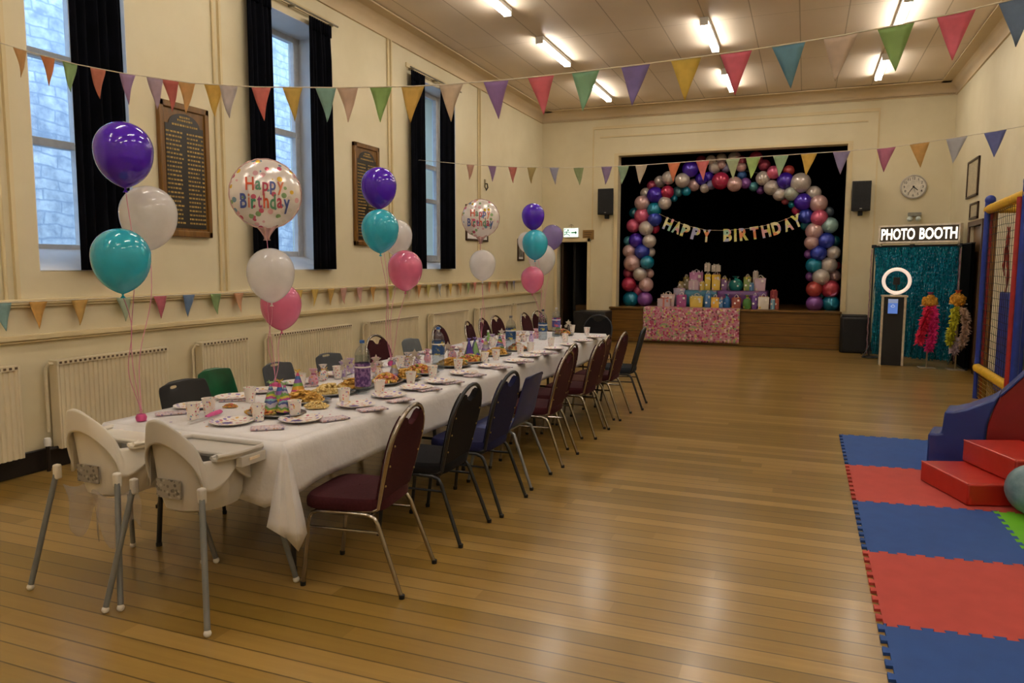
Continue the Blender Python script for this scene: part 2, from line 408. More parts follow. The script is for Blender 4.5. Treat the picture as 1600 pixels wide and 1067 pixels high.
MB(CHROME).tube([(XR+.05, RD0+.08, 1.0), (XR, RD0+.08, 1.0), (XR, RD0+.18, 1.0)], .01).build('door_handle', f)
# stage
WOODST = m_wood('stage_front_boards', '#5c3e14', '#7c5722', .35, 0, 6, .235)
struct(MB(WOODST).b2(SX0-.1, SX1, YB-.12, YB+.3, 0, .70).b2(SX0-.12, SX1+.02, YB-.16, YB+.3, .70, .745).b2(SX0-.1, SX1, YB-.14, YB-.1, 0, .09).build('floor_stage_front', bevel=.005))
struct(MB(m_wood('stage_floor_boards', '#3a2610', '#523718', .4, 0)).b2(SX0-1, SX1+1, YB+.29, YB+4, .6, .74).build('floor_stage', smooth=False))
b = MB(mat('#15120f', .9)); b.b2(SX0-1.05, SX0-1, YB+.25, YB+4, .6, 4.7); b.b2(SX1+1, SX1+1.05, YB+.25, YB+4, .6, 4.7); b.b2(SX0-1.05, SX1+1.05, YB+4, YB+4.05, .6, 4.7); b.b2(SX0-1.05, SX1+1.05, YB+.25, YB+4, 4.65, 4.7)
struct(b.build('wall_stage', smooth=False))
def wavy(x0, x1, y, z0, z1, n, amp, folds, ax='x', ph=0, top=None):
    def fn(u, v):
        p = x0+(x1-x0)*u; q = math.sin(u*folds*2*PI+ph)*amp*(1-.35*v)+math.sin(u*folds*4.7+ph*2)*amp*.35
        zz = z0+(z1-z0)*v
        return (p, y+q, zz) if ax == 'x' else (y+q, p, zz)
    return fn
o = MB(BLACKCLOTH).grid(wavy(SX0-.9, SX1+.9, YB+2.6, .75, 4.55, 1, .06, 16), 200, 4).build('stage_backdrop_curtain', solid=.01)
tag(o, 'black backdrop curtain hanging across the back of the stage', 'curtain')
for xx, lb in ((SX0-.25, 'black side curtain at the doorway side of the stage, behind the arch'), (SX1+.25, 'black side curtain at the clock side of the stage, behind the arch')):
    o = MB(BLACKCLOTH).grid(wavy(YB+.75, YB+2.5, xx, .75, 4.5, 1, .05, 8, 'y'), 90, 4).build('stage_side_curtain', solid=.01); tag(o, lb, 'curtain', 'black stage side curtains')

# ---------------------------------------------------------------- fluorescent lights
TUBEM = emit('#fff8ee', TUBE)
def make_light():
    t = thing('fluorescent_light', '', 'ceiling light')
    MB(WHITE).b2(-.06, .06, -.7, .7, -.055, 0).build('fitting', t, bevel=.008)
    b = MB(WHITE)
    for y in (-.69, .69): b.b2(-.055, .055, y-.015, y+.015, -.105, -.05)
    b.build('end_bracket', t, bevel=.004)
    for x in (-.034, .034): MB(TUBEM).tube([(x, -.675, -.085), (x, .675, -.085)], .013, 10).build('tube', t, 'glowing white tube')
    return t
P = Proto(make_light)
cols = ((-3.75, 'window-side row'), (-1.4, 'middle row'), (1.05, 'booth-side row'))
for r, y in enumerate((14.05, 11.28, 8.65, 5.7, 3.0, .2, -2.2)):
    for x, nm in cols:
        P.put((x, y, ZC), 0, f'twin-tube fluorescent ceiling light, {ORD[r]} from the stage end in the {nm}', 'twin-tube ceiling lights')

# ---------------------------------------------------------------- curtains, rails, boards, pictures
CURT = mat('#07080f', .9, 0, .3, 5, spec=.08)
def curtain(y0, y1, x, z1, label, folds):
    root = thing('window_curtain', label, 'curtain', (x, (y0+y1)/2, 0), 0, 'dark velvet window curtains')
    h = (y1-y0)/2
    def fn(u, v):
        g = 1 - .12*math.sin(min(1, v*1.05)*PI)*0 - .06*v*(1 if v > .9 else 0)
        q = math.sin(u*folds*2*PI)*.035*(1-.55*max(0, v-.85)/.15)+math.sin(u*folds*3.1+1)*.012
        return (q, (u*2-1)*h*(1-.08*v), 1.56+(z1-1.56)*v)
    MB(CURT).grid(fn, int(folds*14), 14).build('drape', root, solid=.008)
    def fh(u, v): return (.012+math.sin(u*folds*4*PI)*.014, (u*2-1)*h*.93, z1-.12+.13*v)
    MB(CURT).grid(fh, int(folds*24), 2).build('heading_tape', root, solid=.01)
curtain(4.31, 4.83, XL+.075, 4.47, 'wide navy black curtain hanging at the window nearest the high chairs', 5)
curtain(6.33, 6.74, XL+.075, 4.45, 'navy black curtain behind the large foil balloon, at the middle window', 4)
curtain(7.36, 7.83, XL+.075, 4.45, 'navy black curtain at the middle window, on the side towards the stage', 5)
curtain(9.74, 10.2, XL+.075, 4.42, 'navy black curtain at the window nearest the stage, on its near side', 4)
curtain(10.68, 11.2, XL+.075, 4.42, 'navy black curtain at the window nearest the stage, on its far side', 5)
RAILM = mat('#8f8672', .4, .5)
for k, (a, c, z, lb) in enumerate(((3.9, 4.98, 4.5, 'curtain rail above the window nearest the high chairs'), (6.3, 7.95, 4.48, 'curtain rail above the middle window'), (9.75, 11.45, 4.45, 'curtain rail above the window nearest the stage'))):
    t = thing('curtain_rail', 'thin grey metal '+lb, 'curtain rail', (XL, (a+c)/2, z), 0, 'curtain rails')
    h = (c-a)/2
    MB(RAILM).tube([(.085, -h, .02), (.085, h, .02)], .012).build('rail', t)
    MB(M_TRIM).b2(0, .02, -h, h, .03, .09).build('batten', t)
    for y in (-h+.1, 0, h-.1): MB(RAILM).b2(0, .095, y-.012, y+.012, .005, .03).build('bracket', t)
WOODF = m_wood('varnished_oak_frame', '#5b3d17', '#7d5723', .35, 2)
GOLD = mat('#a88a4a', .5, .3, .25, 40)
def board(y0, y1, z0, z1, label, rows):
    t = thing('honours_board', label, 'honours board', (XL, (y0+y1)/2, z0), 0, 'wooden honours boards')
    h = (y1-y0)/2; H = z1-z0
    b = MB(WOODF); b.b2(0, .05, -h, -h+.05, 0, H); b.b2(0, .05, h-.05, h, 0, H); b.b2(0, .05, -h, h, 0, .06); b.b2(0, .05, -h, h, H-.06, H); b.build('frame', t, bevel=.008)
    b = MB(WOODF).b2(.01, .03, -h+.04, h-.04, .05, H-.05); b.build('backing', t)
    arch = [(.031, -h+.07, .08), (.031, h-.07, .08), (.031, h-.07, H-.2)] + [(.031, (h-.11)*math.cos(a), H-.2+.11*math.sin(a)) for a in [PI*i/12 for i in range(13)]] + [(.031, -h+.07, H-.2)]
    b = MB(mat('#1a140c', .35)).prism(arch, (.004, 0, 0)); b.use(GOLD); rnd = random.Random(rows)
    for y, z, w_ in ((0, H-.125, .12), (0, H-.155, .17), (0, H-.2, .3)):
        q = -w_/2
        while q < w_/2: l = rnd.uniform(.012, .028); b.b2(.035, .037, q, q+l, z-.009, z+.009); q += l+.007
    for k in range(rows):
        z = H-.27-k*(H-.36)/rows
        for s in (-1, 1):
            q = -.19 if s < 0 else .02
            e = q+rnd.uniform(.12, .155)
            while q < e: l = rnd.uniform(.012, .03); b.b2(.035, .037, q*h/.26, (q+l)*h/.26, z-.008, z+.008); q += l+.008
        b.b2(.035, .037, h-.1, h-.075, z-.008, z+.008); b.b2(.035, .037, -h+.075, -h+.09, z-.008, z+.008)
    b.build('lettered_panel', t, 'black panel with gilt lines')
board(5.2, 5.8, 1.87, 3.1, 'tall oak honours board with gilt lines, between the first two windows from the high chairs', 22)
board(8.33, 8.93, 1.87, 3.2, 'tall oak framed honours board with gilt lines, behind the purple and teal balloons', 24)
def picture(loc, d, w_, h_, frame, img, label, name='framed_picture', mount=None):
    t = thing(name, label, 'picture', loc, d)
    f = .035
    b = MB(frame); b.b2(-w_/2, -w_/2+f, -.03, 0, 0, h_); b.b2(w_/2-f, w_/2, -.03, 0, 0, h_); b.b2(-w_/2, w_/2, -.03, 0, 0, f); b.b2(-w_/2, w_/2, -.03, 0, h_-f, h_); b.build('frame', t, bevel=.005)
    MB(mount or WHITE).b2(-w_/2+f, w_/2-f, -.014, -.004, f, h_-f).build('mount', t)
    i = w_*.17; j = h_*.17
    MB(img).b2(-w_/2+i, w_/2-i, -.017, -.014, j, h_-j).build('print', t)
n = NT('grey_photograph_print'); n.set(.3); n.col(n.ramp(n.noise(14, None, 5, .7), [(.3, '#2d2a26'), (.5, '#6d675c'), (.75, '#b5ad9c')])); PHOTO = n.m
DKW = m_wood('dark_frame_wood', '#2f1d0e', '#452b15', .35, 2)
picture((XL, 12.25, 2.05), PI/2, .95, .62, DKW, PHOTO, 'dark framed grey photograph on the wall behind the smaller foil balloon')
picture((XL, 14.45, 1.72), PI/2, .35, .45, DKW, PHOTO, 'small dark picture by the stage corner, behind the pink balloon')
n = NT('pale_notice_sheet'); n.set(.4); n.col(n.ramp(n.noise(30, None, 5, .7), [(.4, '#a89c80'), (.6, '#c4b694')])); NOTE = n.m
picture((XR, 13.85, 2.72), -PI/2, .85, .6, DKW, NOTE, 'wide dark framed certificate on the right wall above the play frame', 'framed_certificate', NOTE)
picture((XR, 13.6, 2.36), -PI/2, .6, .26, DKW, NOTE, 'small framed notice above the brown side door', 'framed_notice', NOTE)
t = thing('wall_hook', 'dark wall hook bracket on the cream wall above the smaller foil balloon', 'wall hook', (XL, 12.62, 2.98))
MB(mat('#3a3226', .5, .5)).tube([(0, 0, .12), (.05, 0, .12), (.06, 0, .05), (.03, 0, 0), (.02, 0, .05)], .012).build('hook', t); MB(mat('#8d7d58', .5)).b2(0, .012, -.03, .03, .05, .2).build('plate', t, bevel=.003)

# ---------------------------------------------------------------- radiators
RADM = mat('#e2d5b6', .4, 0, .05, 3)
PIPED = mat('#1e1613', .4, .2)
def radiator(y0, y1, label, z0=.16, z1=.86):
    t = thing('radiator', label, 'radiator', (XL+.02, (y0+y1)/2, 0), 0, 'ribbed panel radiators along the window wall')
    h = (y1-y0)/2; nf = int((y1-y0)/.042); P_ = (y1-y0)/nf
    pr = []
    for k in range(nf):
        y = -h+k*P_; pr += [(y, .09), (y+P_*.3, .09), (y+P_*.42, .1), (y+P_*.88, .1)]
    pr.append((h, .09))
    b = MB(RADM); b.prism([(0.02, -h, z0)]+[(x, y, z0) for y, x in pr]+[(0.02, h, z0)], (0, 0, z1-z0-.035)); b.build('panel', t, ang=20)
    b = MB(RADM); b.b2(.015, .108, -h-.01, h+.01, z1-.035, z1)
    g = b.use(mat('#5e4a34', .7))
    for k in range(nf): y = -h+(k+.5)*P_; g.b2(.1085, .1095, y-.011, y+.011, z1-.027, z1-.009)
    g.build('top_grille', t)
    for s in (-1, 1): MB(RADM).b2(.01, .106, s*h-.008, s*h+.008, z0, z1-.03).build('end_panel', t, bevel=.004)
    MB(RADM).tube([(.03, -h-.05, .3), (.03, -h-.05, z1-.06), (.06, -h-.04, z1-.02), (.06, -h, z1-.03)], .012).build('riser_pipe', t)
    MB(PIPED).tube([(.06, -h-.09, 0), (.06, -h-.09, .2)], .016).tube([(.06, -h-.09, .17), (.06, -h, .17)], .013).build('feed_pipe', t)
    MB(WHITE).lathe([(.001, .2), (.024, .2), (.027, .235), (.022, .262), (.001, .268)], (.06, -h-.09, 0), 12).build('valve', t)
for k, (a, c) in enumerate(((2.45, 3.72), (4.03, 5.1), (5.53, 6.16), (6.56, 8.07), (8.5, 9.84), (10.34, 11.63), (12.1, 13.65), (13.95, 15.2))):
    radiator(a, c, f'cream ribbed radiator on the window wall, {ORD[k]} counted from the high chairs')

# ---------------------------------------------------------------- party tables and cloths
TX0, TX1, TY0, TY1, TZ = -3.5, -2.33, 2.87, 9.14, .75
TOPW = m_wood('laminate_table_top', '#8c7656', '#a18a66', .4, 1)
def make_table():
    t = thing('folding_table', '', 'table'); L = (TY1-TY0)/3-.03
    MB(TOPW).b2(-.56, .56, -L/2, L/2, .705, .738).build('table_top', t, bevel=.004)
    for sx in (-1, 1):
        for sy in (-1, 1):
            MB(DARKTUBE).tube([(sx*.44, sy*(L/2-.24), .7), (sx*.47, sy*(L/2-.2), .02)], .014).tube([(sx*.47, sy*(L/2-.2), .02), (sx*.47, sy*(L/2-.2), 0)], .017).build('leg', t)
    for sy in (-1, 1): MB(DARKTUBE).tube([(-.45, sy*(L/2-.22), .35), (.45, sy*(L/2-.22), .35)], .01).build('crossbar', t)
    return t
P = Proto(make_table); L3 = (TY1-TY0)/3
for k, lb in enumerate(('folding table under the white cloth, at the high chair end', 'folding table under the white cloth, middle one of the row', 'folding table under the white cloth, at the stage end')):
    P.put(((TX0+TX1)/2, TY0+L3*(k+.5), 0), 0, lb, 'folding tables under the cloths')
n = NT('white_cotton_cloth'); n.set(.85, spec=.2); n.col(n.ramp(n.noise(3, None, 4), [(.3, '#dedcde'), (.7, '#eae8ea')])); n.bump(n.noise(6, None, 4, .6), .35, .03); CLOTH = n.m
def cloth(y0, y1, corners, seed, label, flap=False, z=TZ):
    rnd = random.Random(seed); x0, x1 = TX0-.01, TX1+.01
    b = MB(CLOTH); nx, ny = 14, int((y1-y0)/.09)
    def top(u, v): 
        x = x0+(x1-x0)*u; y = y0+(y1-y0)*v
        return (x, y, z+.004*math.sin(x*3+y*1.3)*math.sin(PI*u))
    b.grid(top, nx, ny)
    per = [(x0+(x1-x0)*k/nx, y0, 0, -1) for k in range(nx)]+[(x1, y0+(y1-y0)*k/ny, 1, 0) for k in range(ny)]+[(x1-(x1-x0)*k/nx, y1, 0, 1) for k in range(nx)]+[(x0, y1-(y1-y0)*k/ny, -1, 0) for k in range(ny)]
    N = len(per); NR = 7; vs = []
    hs = [rnd.random()*6.28 for _ in range(6)]
    for i, (x, y, nx_, ny_) in enumerate(per):
        cd = min(math.hypot(x-cx_, y-cy_) for cx_ in (x0, x1) for cy_ in (y0, y1))
        corner = math.exp(-(cd/.16)**2)
        diag = 1 if cd < 1e-6 else 0
        s = i*.09
        wv = .5+.3*math.sin(s*4.3+hs[0])+.2*math.sin(s*9.7+hs[1])
        drop = .235 if ny_ == 0 else (.30 if y < (y0+y1)/2 else .25)
        drop *= 1+.03*math.sin(s*2.1+hs[2]); drop += .04*corner*corners
        for r in range(NR+1):
            f = r/NR
            out = .006+.03*f*wv+(.02*math.sin(min(1, f*5)*PI/2))
            ox, oy = nx_, ny_
            if cd < .1:
                sx = (1 if x > (x0+x1)/2 else -1); sy = (1 if y > (y0+y1)/2 else -1); k_ = 1-cd/.1
                ox = nx_*(1-k_)+sx*k_*.8; oy = ny_*(1-k_)+sy*k_*.8
            e = .012*math.sin(min(1, f*7)*PI/2)
            vs.append((x+ox*out, y+oy*out, z+.002-e*.3-drop*f) if r else (x, y, z+.004*math.sin(x*3+y*1.3)*math.sin(PI*(x-x0)/(x1-x0))))
    fs = []
    for i in range(N):
        j = (i+1) % N
        for r in range(NR): fs.append((i*(NR+1)+r, j*(NR+1)+r, j*(NR+1)+r+1, i*(NR+1)+r+1))
    b.add(vs, fs)
    if flap:                                  # the folded corner that hangs low beside the high chair
        A = V((x1+.01, y0-.01, z))
        d = V((.72, -.69, 0)); s = V((.69, .72, 0))
        rows = 9; vs = []
        for r in range(rows+1):
            f = r/rows; wd = .008+.085*f**.9; zz = z-.01-.40*f
            cut = [0.02, -.01, -.05, -.10, -.035]
            for k, (u, q) in enumerate(((-1, 0), (-.45, .035), (0, .012), (.45, .05), (1, .008))):
                p = A+s*(u*wd)+d*(.025+q*f*1.3+.02*f)
                vs.append((p.x, p.y, zz+cut[k]*(f**6)))
        b.add(vs, [(r*5+k, r*5+k+1, r*5+k+6, r*5+k+5) for r in range(rows) for k in range(4)])
    o = b.build('tablecloth', solid=.003, ang=60)
    return tag(o, label, 'tablecloth', 'white tablecloths')
cloth(TY0, 5.72, 1, 3, 'white cloth over the near half of the long party table, one corner hanging low', True)
cloth(5.68, TY1, 1, 8, 'white cloth over the stage half of the long party table', False, TZ+.004)

# ---------------------------------------------------------------- chairs
def fabric(c): return mat(c, .9, 0, .12, 90, 0, .25, .2, 500)
BURG, NAVY, BLK, BRN = fabric('#3a1218'), fabric('#1a1b40'), fabric('#131215'), fabric('#4a2a20')
DGREY = fabric('#22262c')
def make_banquet(cm, tube, square=False):
    def mk():
        t = thing('banquet_chair', '', 'chair'); r = .0115
        def bk(s, w): return V((s, -.19-.115*(w/.46), .44+w))     # the plane of the back
        # seat pad
        def seat(u, v):
            a = u*2*PI; e = 5.0
            c, s = math.cos(a), math.sin(a)
            x = .215*abs(c)**(2/e)*(1 if c > 0 else -1); y = .215*abs(s)**(2/e)*(1 if s > 0 else -1)
            k = [(.93, .40), (1, .412), (1.01, .43), (1, .452), (.95, .467), (.6, .474), (.02, .476)][int(round(v*6))]
            return (x*k[0]*(1+.06*(y/.215)), y*k[0], k[1])
        MB(cm).grid(seat, 40, 6, closeu=True).add([], []).build('seat', t)
        MB(BLACK).b2(-.18, .18, -.18, .18, .396, .404).build('seat_board', t)
        # hoop
        if square: hp = [(-.185, 0), (-.2, .1), (-.2, .36), (-.19, .42), (-.15, .455), (0, .462), (.15, .455), (.19, .42), (.2, .36), (.2, .1), (.185, 0)]
        else: hp = [(-.175, -.02), (-.19, .08), (-.203, .2), (-.205, .27)] + [(-.205*math.cos(a), .27+.2*math.sin(a)) for a in [PI*k/14 for k in range(1, 14)]] + [(.205, .27), (.203, .2), (.19, .08), (.175, -.02)]
        lead = [V((-.19, .02, .405)), V((-.19, -.12, .405)), V((-.182, -.165, .41))]
        pts = lead+[bk(*h_) for h_ in hp]+[V((-p.x, p.y, p.z)) for p in lead[::-1]]
        MB(tube).tube(pts, r, 10).build('back_frame', t)
        # back pad with a scooped top
        if square: out = [(-.186, .07), (-.189, .36), (-.18, .41), (-.145, .443), (.145, .443), (.18, .41), (.189, .36), (.186, .07), (.1, .055), (-.1, .055)]
        else:
            out = [(.178, .02)]+[(.19, .1), (.194, .2), (.195, .27)]+[(.195*math.cos(a), .27+.19*math.sin(a)) for a in [PI*k/16 for k in range(1, 6)]]
            xe, we = out[-1]
            scoop = [(xe*.72, we-.008), (xe*.45, we-.04), (0, we-.055)]
            out = out+scoop; out = out+[(-x_, w_) for x_, w_ in out[::-1] if x_ > 0]
        b = MB(cm); nrm = V((0, .97, .243)); 
        b.prism([bk(s_, w_)-nrm*.012 for s_, w_ in out], nrm*.036)
        if not square:
            b.use(mat('#a8935a', .3, .9))
            for s_ in (-1, 1):
                for w_ in (.1, .2, .3): b.ball(bk(s_*(.18 if w_ < .25 else .176), w_)-nrm*.013, .006, 8)
        b.build('backrest', t, bevel=.008, ang=50)
        for s_ in (-1, 1):
            l1 = MB(tube).tube([(s_*.195, 0, .392), (s_*.2, .13, .392), (s_*.203, .16, .38), (s_*.205, .175, .35), (s_*.21, .215, .012)], .0115, 10).build('leg', t)
            l2 = MB(tube).tube([(s_*.195, 0, .392), (s_*.2, -.14, .392), (s_*.203, -.175, .38), (s_*.205, -.195, .35), (s_*.222, -.32, .012)], .0115, 10).build('leg', t)
            MB(BLACK).lathe([(.014, 0), (.015, .02), (.0125, .022)], (s_*.21, .216, 0), 10).build('foot_cap', l1); MB(BLACK).lathe([(.014, 0), (.015, .02), (.0125, .022)], (s_*.2225, -.3235, 0), 10).build('foot_cap', l2)
            MB(tube).tube([(s_*.206, .18, .31), (s_*.206, -.21, .31)], .007).build('side_stretcher', t)
        MB(tube).tube([(-.206, -.15, .385), (.206, -.15, .385)], .009).build('cross_rail', t); MB(tube).tube([(-.206, .15, .385), (.206, .15, .385)], .009).build('cross_rail', t)
        return t
    return mk
def make_poly(shell, tube, slot='slot', w=.22, name='plastic_chair'):
    def mk():
        t = thing(name, '', 'chair')
        pr = [(.215, .405), (.2, .432), (.14, .438), (.02, .425), (-.1, .425), (-.165, .45), (-.195, .51), (-.215, .6), (-.24, .7), (-.262, .78), (-.27, .815), (-.285, .825)]
        def fn(u, v):
            i = v*(len(pr)-1); k = min(int(i), len(pr)-2); f = i-k
            y = pr[k][0]*(1-f)+pr[k+1][0]*f; z = pr[k][1]*(1-f)+pr[k+1][1]*f
            s = u*2-1; ww = w*(1 if v < .5 else 1-.16*(v-.5)*2)
            if v > .8: ww *= 1-.22*((v-.8)/.2)**2
            lip = .03*abs(s)**6*(1 if v < .45 else -.0)
            dish = (.028*abs(s)**2.2 if v > .45 else 0)
            zz = z - (.035*s**4 if v > .93 else 0) - lip + (.012*s*s if v < .45 else 0)
            return (s*ww, y+dish-.0, zz)
        sk = None
        if slot == 'slot': sk = lambda i, j: j in (19,) and 5 <= i <= 8
        if slot == 'hole': sk = lambda i, j: j in (18,) and 8 <= i <= 9
        MB(shell).grid(fn, 14, 22, skip=sk).build('seat_shell', t, solid=.007, sub=1)
        for s_ in (-1, 1):
            l1 = MB(tube).tube([(s_*.13, 0, .415), (s_*.17, .1, .408), (s_*.175, .14, .39), (s_*.205, .2, .012)], .0115, 10).build('leg', t)
            l2 = MB(tube).tube([(s_*.13, 0, .415), (s_*.17, -.1, .408), (s_*.178, -.15, .39), (s_*.215, -.3, .012)], .0115, 10).build('leg', t)
            MB(BLACK).lathe([(.014, 0), (.015, .02), (.0125, .022)], (s_*.206, .201, 0), 10).build('foot_cap', l1); MB(BLACK).lathe([(.014, 0), (.015, .02), (.0125, .022)], (s_*.2155, -.302, 0), 10).build('foot_cap', l2)
        for y_ in (-.1, .1): MB(tube).tube([(-.17, y_, .408), (.17, y_, .408)], .009).build('cross_rail', t)
        return t
    return mk
C_BURG = Proto(make_banquet(BURG, CHROME)); C_BLK = Proto(make_banquet(BLK, DARKTUBE)); C_NAVY = Proto(make_banquet(NAVY, DARKTUBE)); C_BRN = Proto(make_banquet(BRN, CHROME))
C_SQ = Proto(make_banquet(DGREY, DARKTUBE, True))
PB = mat('#182660', .45, 0, .08); PG = mat('#3c4046', .5, 0, .08); PK = mat('#0d0e0f', .45); PGREEN = mat('#0f5a36', .3, 0, .25, 6)
C_PB = Proto(make_poly(PB, GREYTUBE, None)); C_PG = Proto(make_poly(PG, DARKTUBE)); C_PK = Proto(make_poly(PK, BLACK, 'hole', .27, 'plastic_folding_chair')); C_PGR = Proto(make_poly(PGREEN, DARKTUBE, None)); C_PG2 = Proto(make_poly(mat('#5d6468', .5), DARKTUBE, None))
R9 = PI/2; g = 'chairs along the open floor side of the party table'
CX = -2.1
for pr, y, dx, rz, lb in (
    (C_BURG, 3.19, .0, .12, 'burgundy padded chair with chrome hoop back, nearest the high chairs on the open floor side'),
    (C_BLK, 3.92, 0, .03, 'black padded chair with dark tube frame, next to the nearest burgundy one'),
    (C_NAVY, 4.49, .03, 0, 'navy fabric chair with dark hoop frame, between the black and blue plastic ones'),
    (C_PB, 5.1, .03, 0, 'blue plastic stacking chair with grey legs, fourth from the high chairs'),
    (C_BURG, 5.76, .03, .02, 'burgundy padded chair just beyond the blue plastic chair on the open floor side'),
    (C_BURG, 6.33, -.1, .0, 'burgundy padded chair second beyond the blue plastic chair, pushed further under the table'),
    (C_BURG, 6.82, .03, -.03, 'burgundy padded chair just before the brown one on the open floor side'),
    (C_BRN, 7.27, -.02, .03, 'brown padded chair among the burgundy ones near the stage end of the table'),
    (C_BURG, 7.72, .05, -.03, 'burgundy padded chair nearest the stage on the open floor side'),
    (C_SQ, 8.35, .12, .1, 'dark grey square-backed chair at the stage corner of the table, pulled out')):
    pr.put((CX+dx, y, 0), R9+rz, lb, g)
g = 'chairs along the window side of the party table'
LX = -3.68
for pr, y, dx, rz, lb in (
    (C_PK, 3.84, .02, .12, 'black plastic folding chair nearest the high chairs, a hole in its back'),
    (C_PGR, 4.36, -.2, .1, 'dark green plastic chair behind the black folding chair, by the radiator'),
    (C_PG, 4.82, 0, .05, 'charcoal plastic chair with a slot in its back, behind the near cluster of party hats'),
    (C_PG, 5.5, 0, 0, 'charcoal plastic chair with slotted back, just beyond the near cluster of party hats'),
    (C_BURG, 6.36, 0, -.05, 'burgundy padded chair behind the nearest water bottle on the window side'),
    (C_PG2, 6.98, 0, 0, 'mid grey plastic chair without a slot, between two burgundy chairs on the window side'),
    (C_BURG, 7.75, 0, .05, 'burgundy padded chair behind the second water bottle on the window side'),
    (C_BURG, 8.5, .05, .2, 'burgundy padded chair turned at an angle, in front of the radiator pipe'),
    (C_BURG, 9.05, .0, .1, 'burgundy padded chair behind the ribbons of the smaller foil balloon, nearer one of two'),
    (C_BURG, 9.58, -.05, -.05, 'burgundy padded chair behind the ribbons of the smaller foil balloon, farther one of two'),
    (C_BURG, 10.35, .1, 0, 'burgundy padded chair on the window side, just beyond the end of the table'),
    (C_BURG, 10.85, .1, -.2, 'burgundy padded chair nearest the stage on the window side')):
    pr.put((LX+dx, y, 0), -R9+rz, lb, g)
C_BLK.put((-2.72, 10.0, 0), PI, 'black padded chair at the head of the table, facing the high chairs', 'chairs at the ends of the party table')

# ---------------------------------------------------------------- high chairs
HC = mat('#e6dfd2', .35, 0, .04, 4); HC2 = mat('#c2bdb6', .38, 0, .04, 4)
def high_chair(loc, shell, label):
    t = thing('high_chair', label, 'high chair', loc, 0, 'high chairs at the end of the table')
    def ring(a, e=2.5):
        c, s = math.cos(a), math.sin(a)
        return abs(c)**(2/e)*(1 if c > 0 else -1), abs(s)**(2/e)*(1 if s > 0 else -1)
    def hoop(xn, y): return max(0, 1-(xn/.86)**2)**.5 if y < 0 else 0
    def rim(a):                               # rim: a tall narrow hoop across the back (-y), level along the arms
        x, y = ring(a); return .715+.207*hoop(x, y)
    def low(a):                               # lower edge: sockets at the four corners, an arch between each pair
        x, y = ring(a); c = abs(math.cos(a)*math.sin(a))*2; side = abs(math.cos(a))
        if y < 0 and abs(x) < .78: return .575+.235*max(0, 1-(abs(x)/.78)**2)**.5
        return .575+(1-c**.6)*(.09*side**2+.09*max(0, math.sin(a))**2)
    def lean(z): return max(0, z-.6)*.14
    def wtop(y): q = max(0, min(1, (y+1)/1.25)); return .15+.045*q*q*(3-2*q)
    def outer(u, v):
        a = u*2*PI; x, y = ring(a); zt = rim(a); zl = low(a)
        z = zt+(zl-zt)*v; w_ = wtop(y); w_ += (.208-w_)*v**.8
        return (x*w_, y*.205-lean(z)*(max(0, -y)**1.5), z)
    MB(shell).grid(outer, 144, 9, closeu=True).build('rim_flange', t, solid=.012)
    def bowl(u, v):
        a = u*2*PI; x, y = ring(a, 2.6); xr, yr = ring(a); zt = rim(a)-.004
        k = [1, .97, .93, .9, .87, .8, .62, .02][int(round(v*7))]; zf = [0, .08, .3, .55, .8, .95, 1, 1.0][int(round(v*7))]
        zb = .465; z = zt+(zb-zt)*zf
        return (x*(wtop(yr)-.006)*(k+(1.3-k)*.0+.18*min(zf, 1-zf)*2*(yr < 0)), y*.2*k-lean(z)*(max(0, -yr)**1.5)*(1-zf*.6), z)
    MB(shell).grid(bowl, 96, 7, closeu=True).build('seat_bowl', t, solid=.005)
    b = MB(shell); a_ = [(-.2, -.1), (-.235, .0), (-.24, .15), (-.215, .18), (.215, .18), (.24, .15), (.235, .0), (.2, -.1), (.165, -.1), (.155, -.03), (-.155, -.03), (-.165, -.1)]
    b.prism([(x, y, .712) for x, y in a_], (0, 0, .014))
    rimp = a_[:8]
    b.tube([(x, y, .736) for x, y in rimp], .012, 8); b.tube([(x, y, .728) for x, y in a_[8:12]], .009, 8)
    b.b2(-.25, -.215, .0, .165, .668, .715); b.b2(.215, .25, .0, .165, .668, .715)
    b.build('tray', t, bevel=.005)
    for s_ in (-1, 1): MB(mat('#e8d8c0', .4)).b2(s_*.2505-.003, s_*.2505+.003, .05, .12, .69, .703).build('tray_clip', t)
    n_ = m_dots('worn_warning_label', '#8f877c', ['#5b544c', '#a49c90', '#6b645a'], 55, .5, .6)
    MB(n_).b2(-.07, .07, -.196, -.188, .55, .635).build('safety_label', t)
    for sx in (-1, 1):
        for sy in (-1, 1):
            l = MB(GREYTUBE).tube([(sx*.2, sy*.2, .6), (sx*.30, sy*.30, .03)], .0135, 12).build('leg', t)
            MB(WHITE).ball((sx*.302, sy*.302, .017), .0175, 12).build('ball_foot', l)
            MB(shell).box((sx*.201, sy*.201, .585), (.034, .034, .075)).build('leg_socket', t, bevel=.01)
    return t
high_chair((-2.645, 2.67, 0), HC2, 'greyish white high chair standing nearest the open floor at the table end')
high_chair((-3.2, 2.71, 0), HC, 'creamy white high chair standing nearest the radiator at the table end')
b = MB(mat('#d8d2d6', .9, 0, .1, 30, alpha=.28)); 
def veil(u, v): return (-.2+.45*u+.02*math.sin(v*5), -.05+.06*math.sin(u*7)+.04*v, .5-.28*v*(.5+.5*abs(math.sin(u*9+1)))-.02*math.sin(u*17))
o = b.grid(veil, 40, 8).build('tulle_skirt', solid=.002); o.location = (-3.25, 2.62, 0); tag(o, 'ragged pale tulle hanging under the creamy high chair', 'tulle')

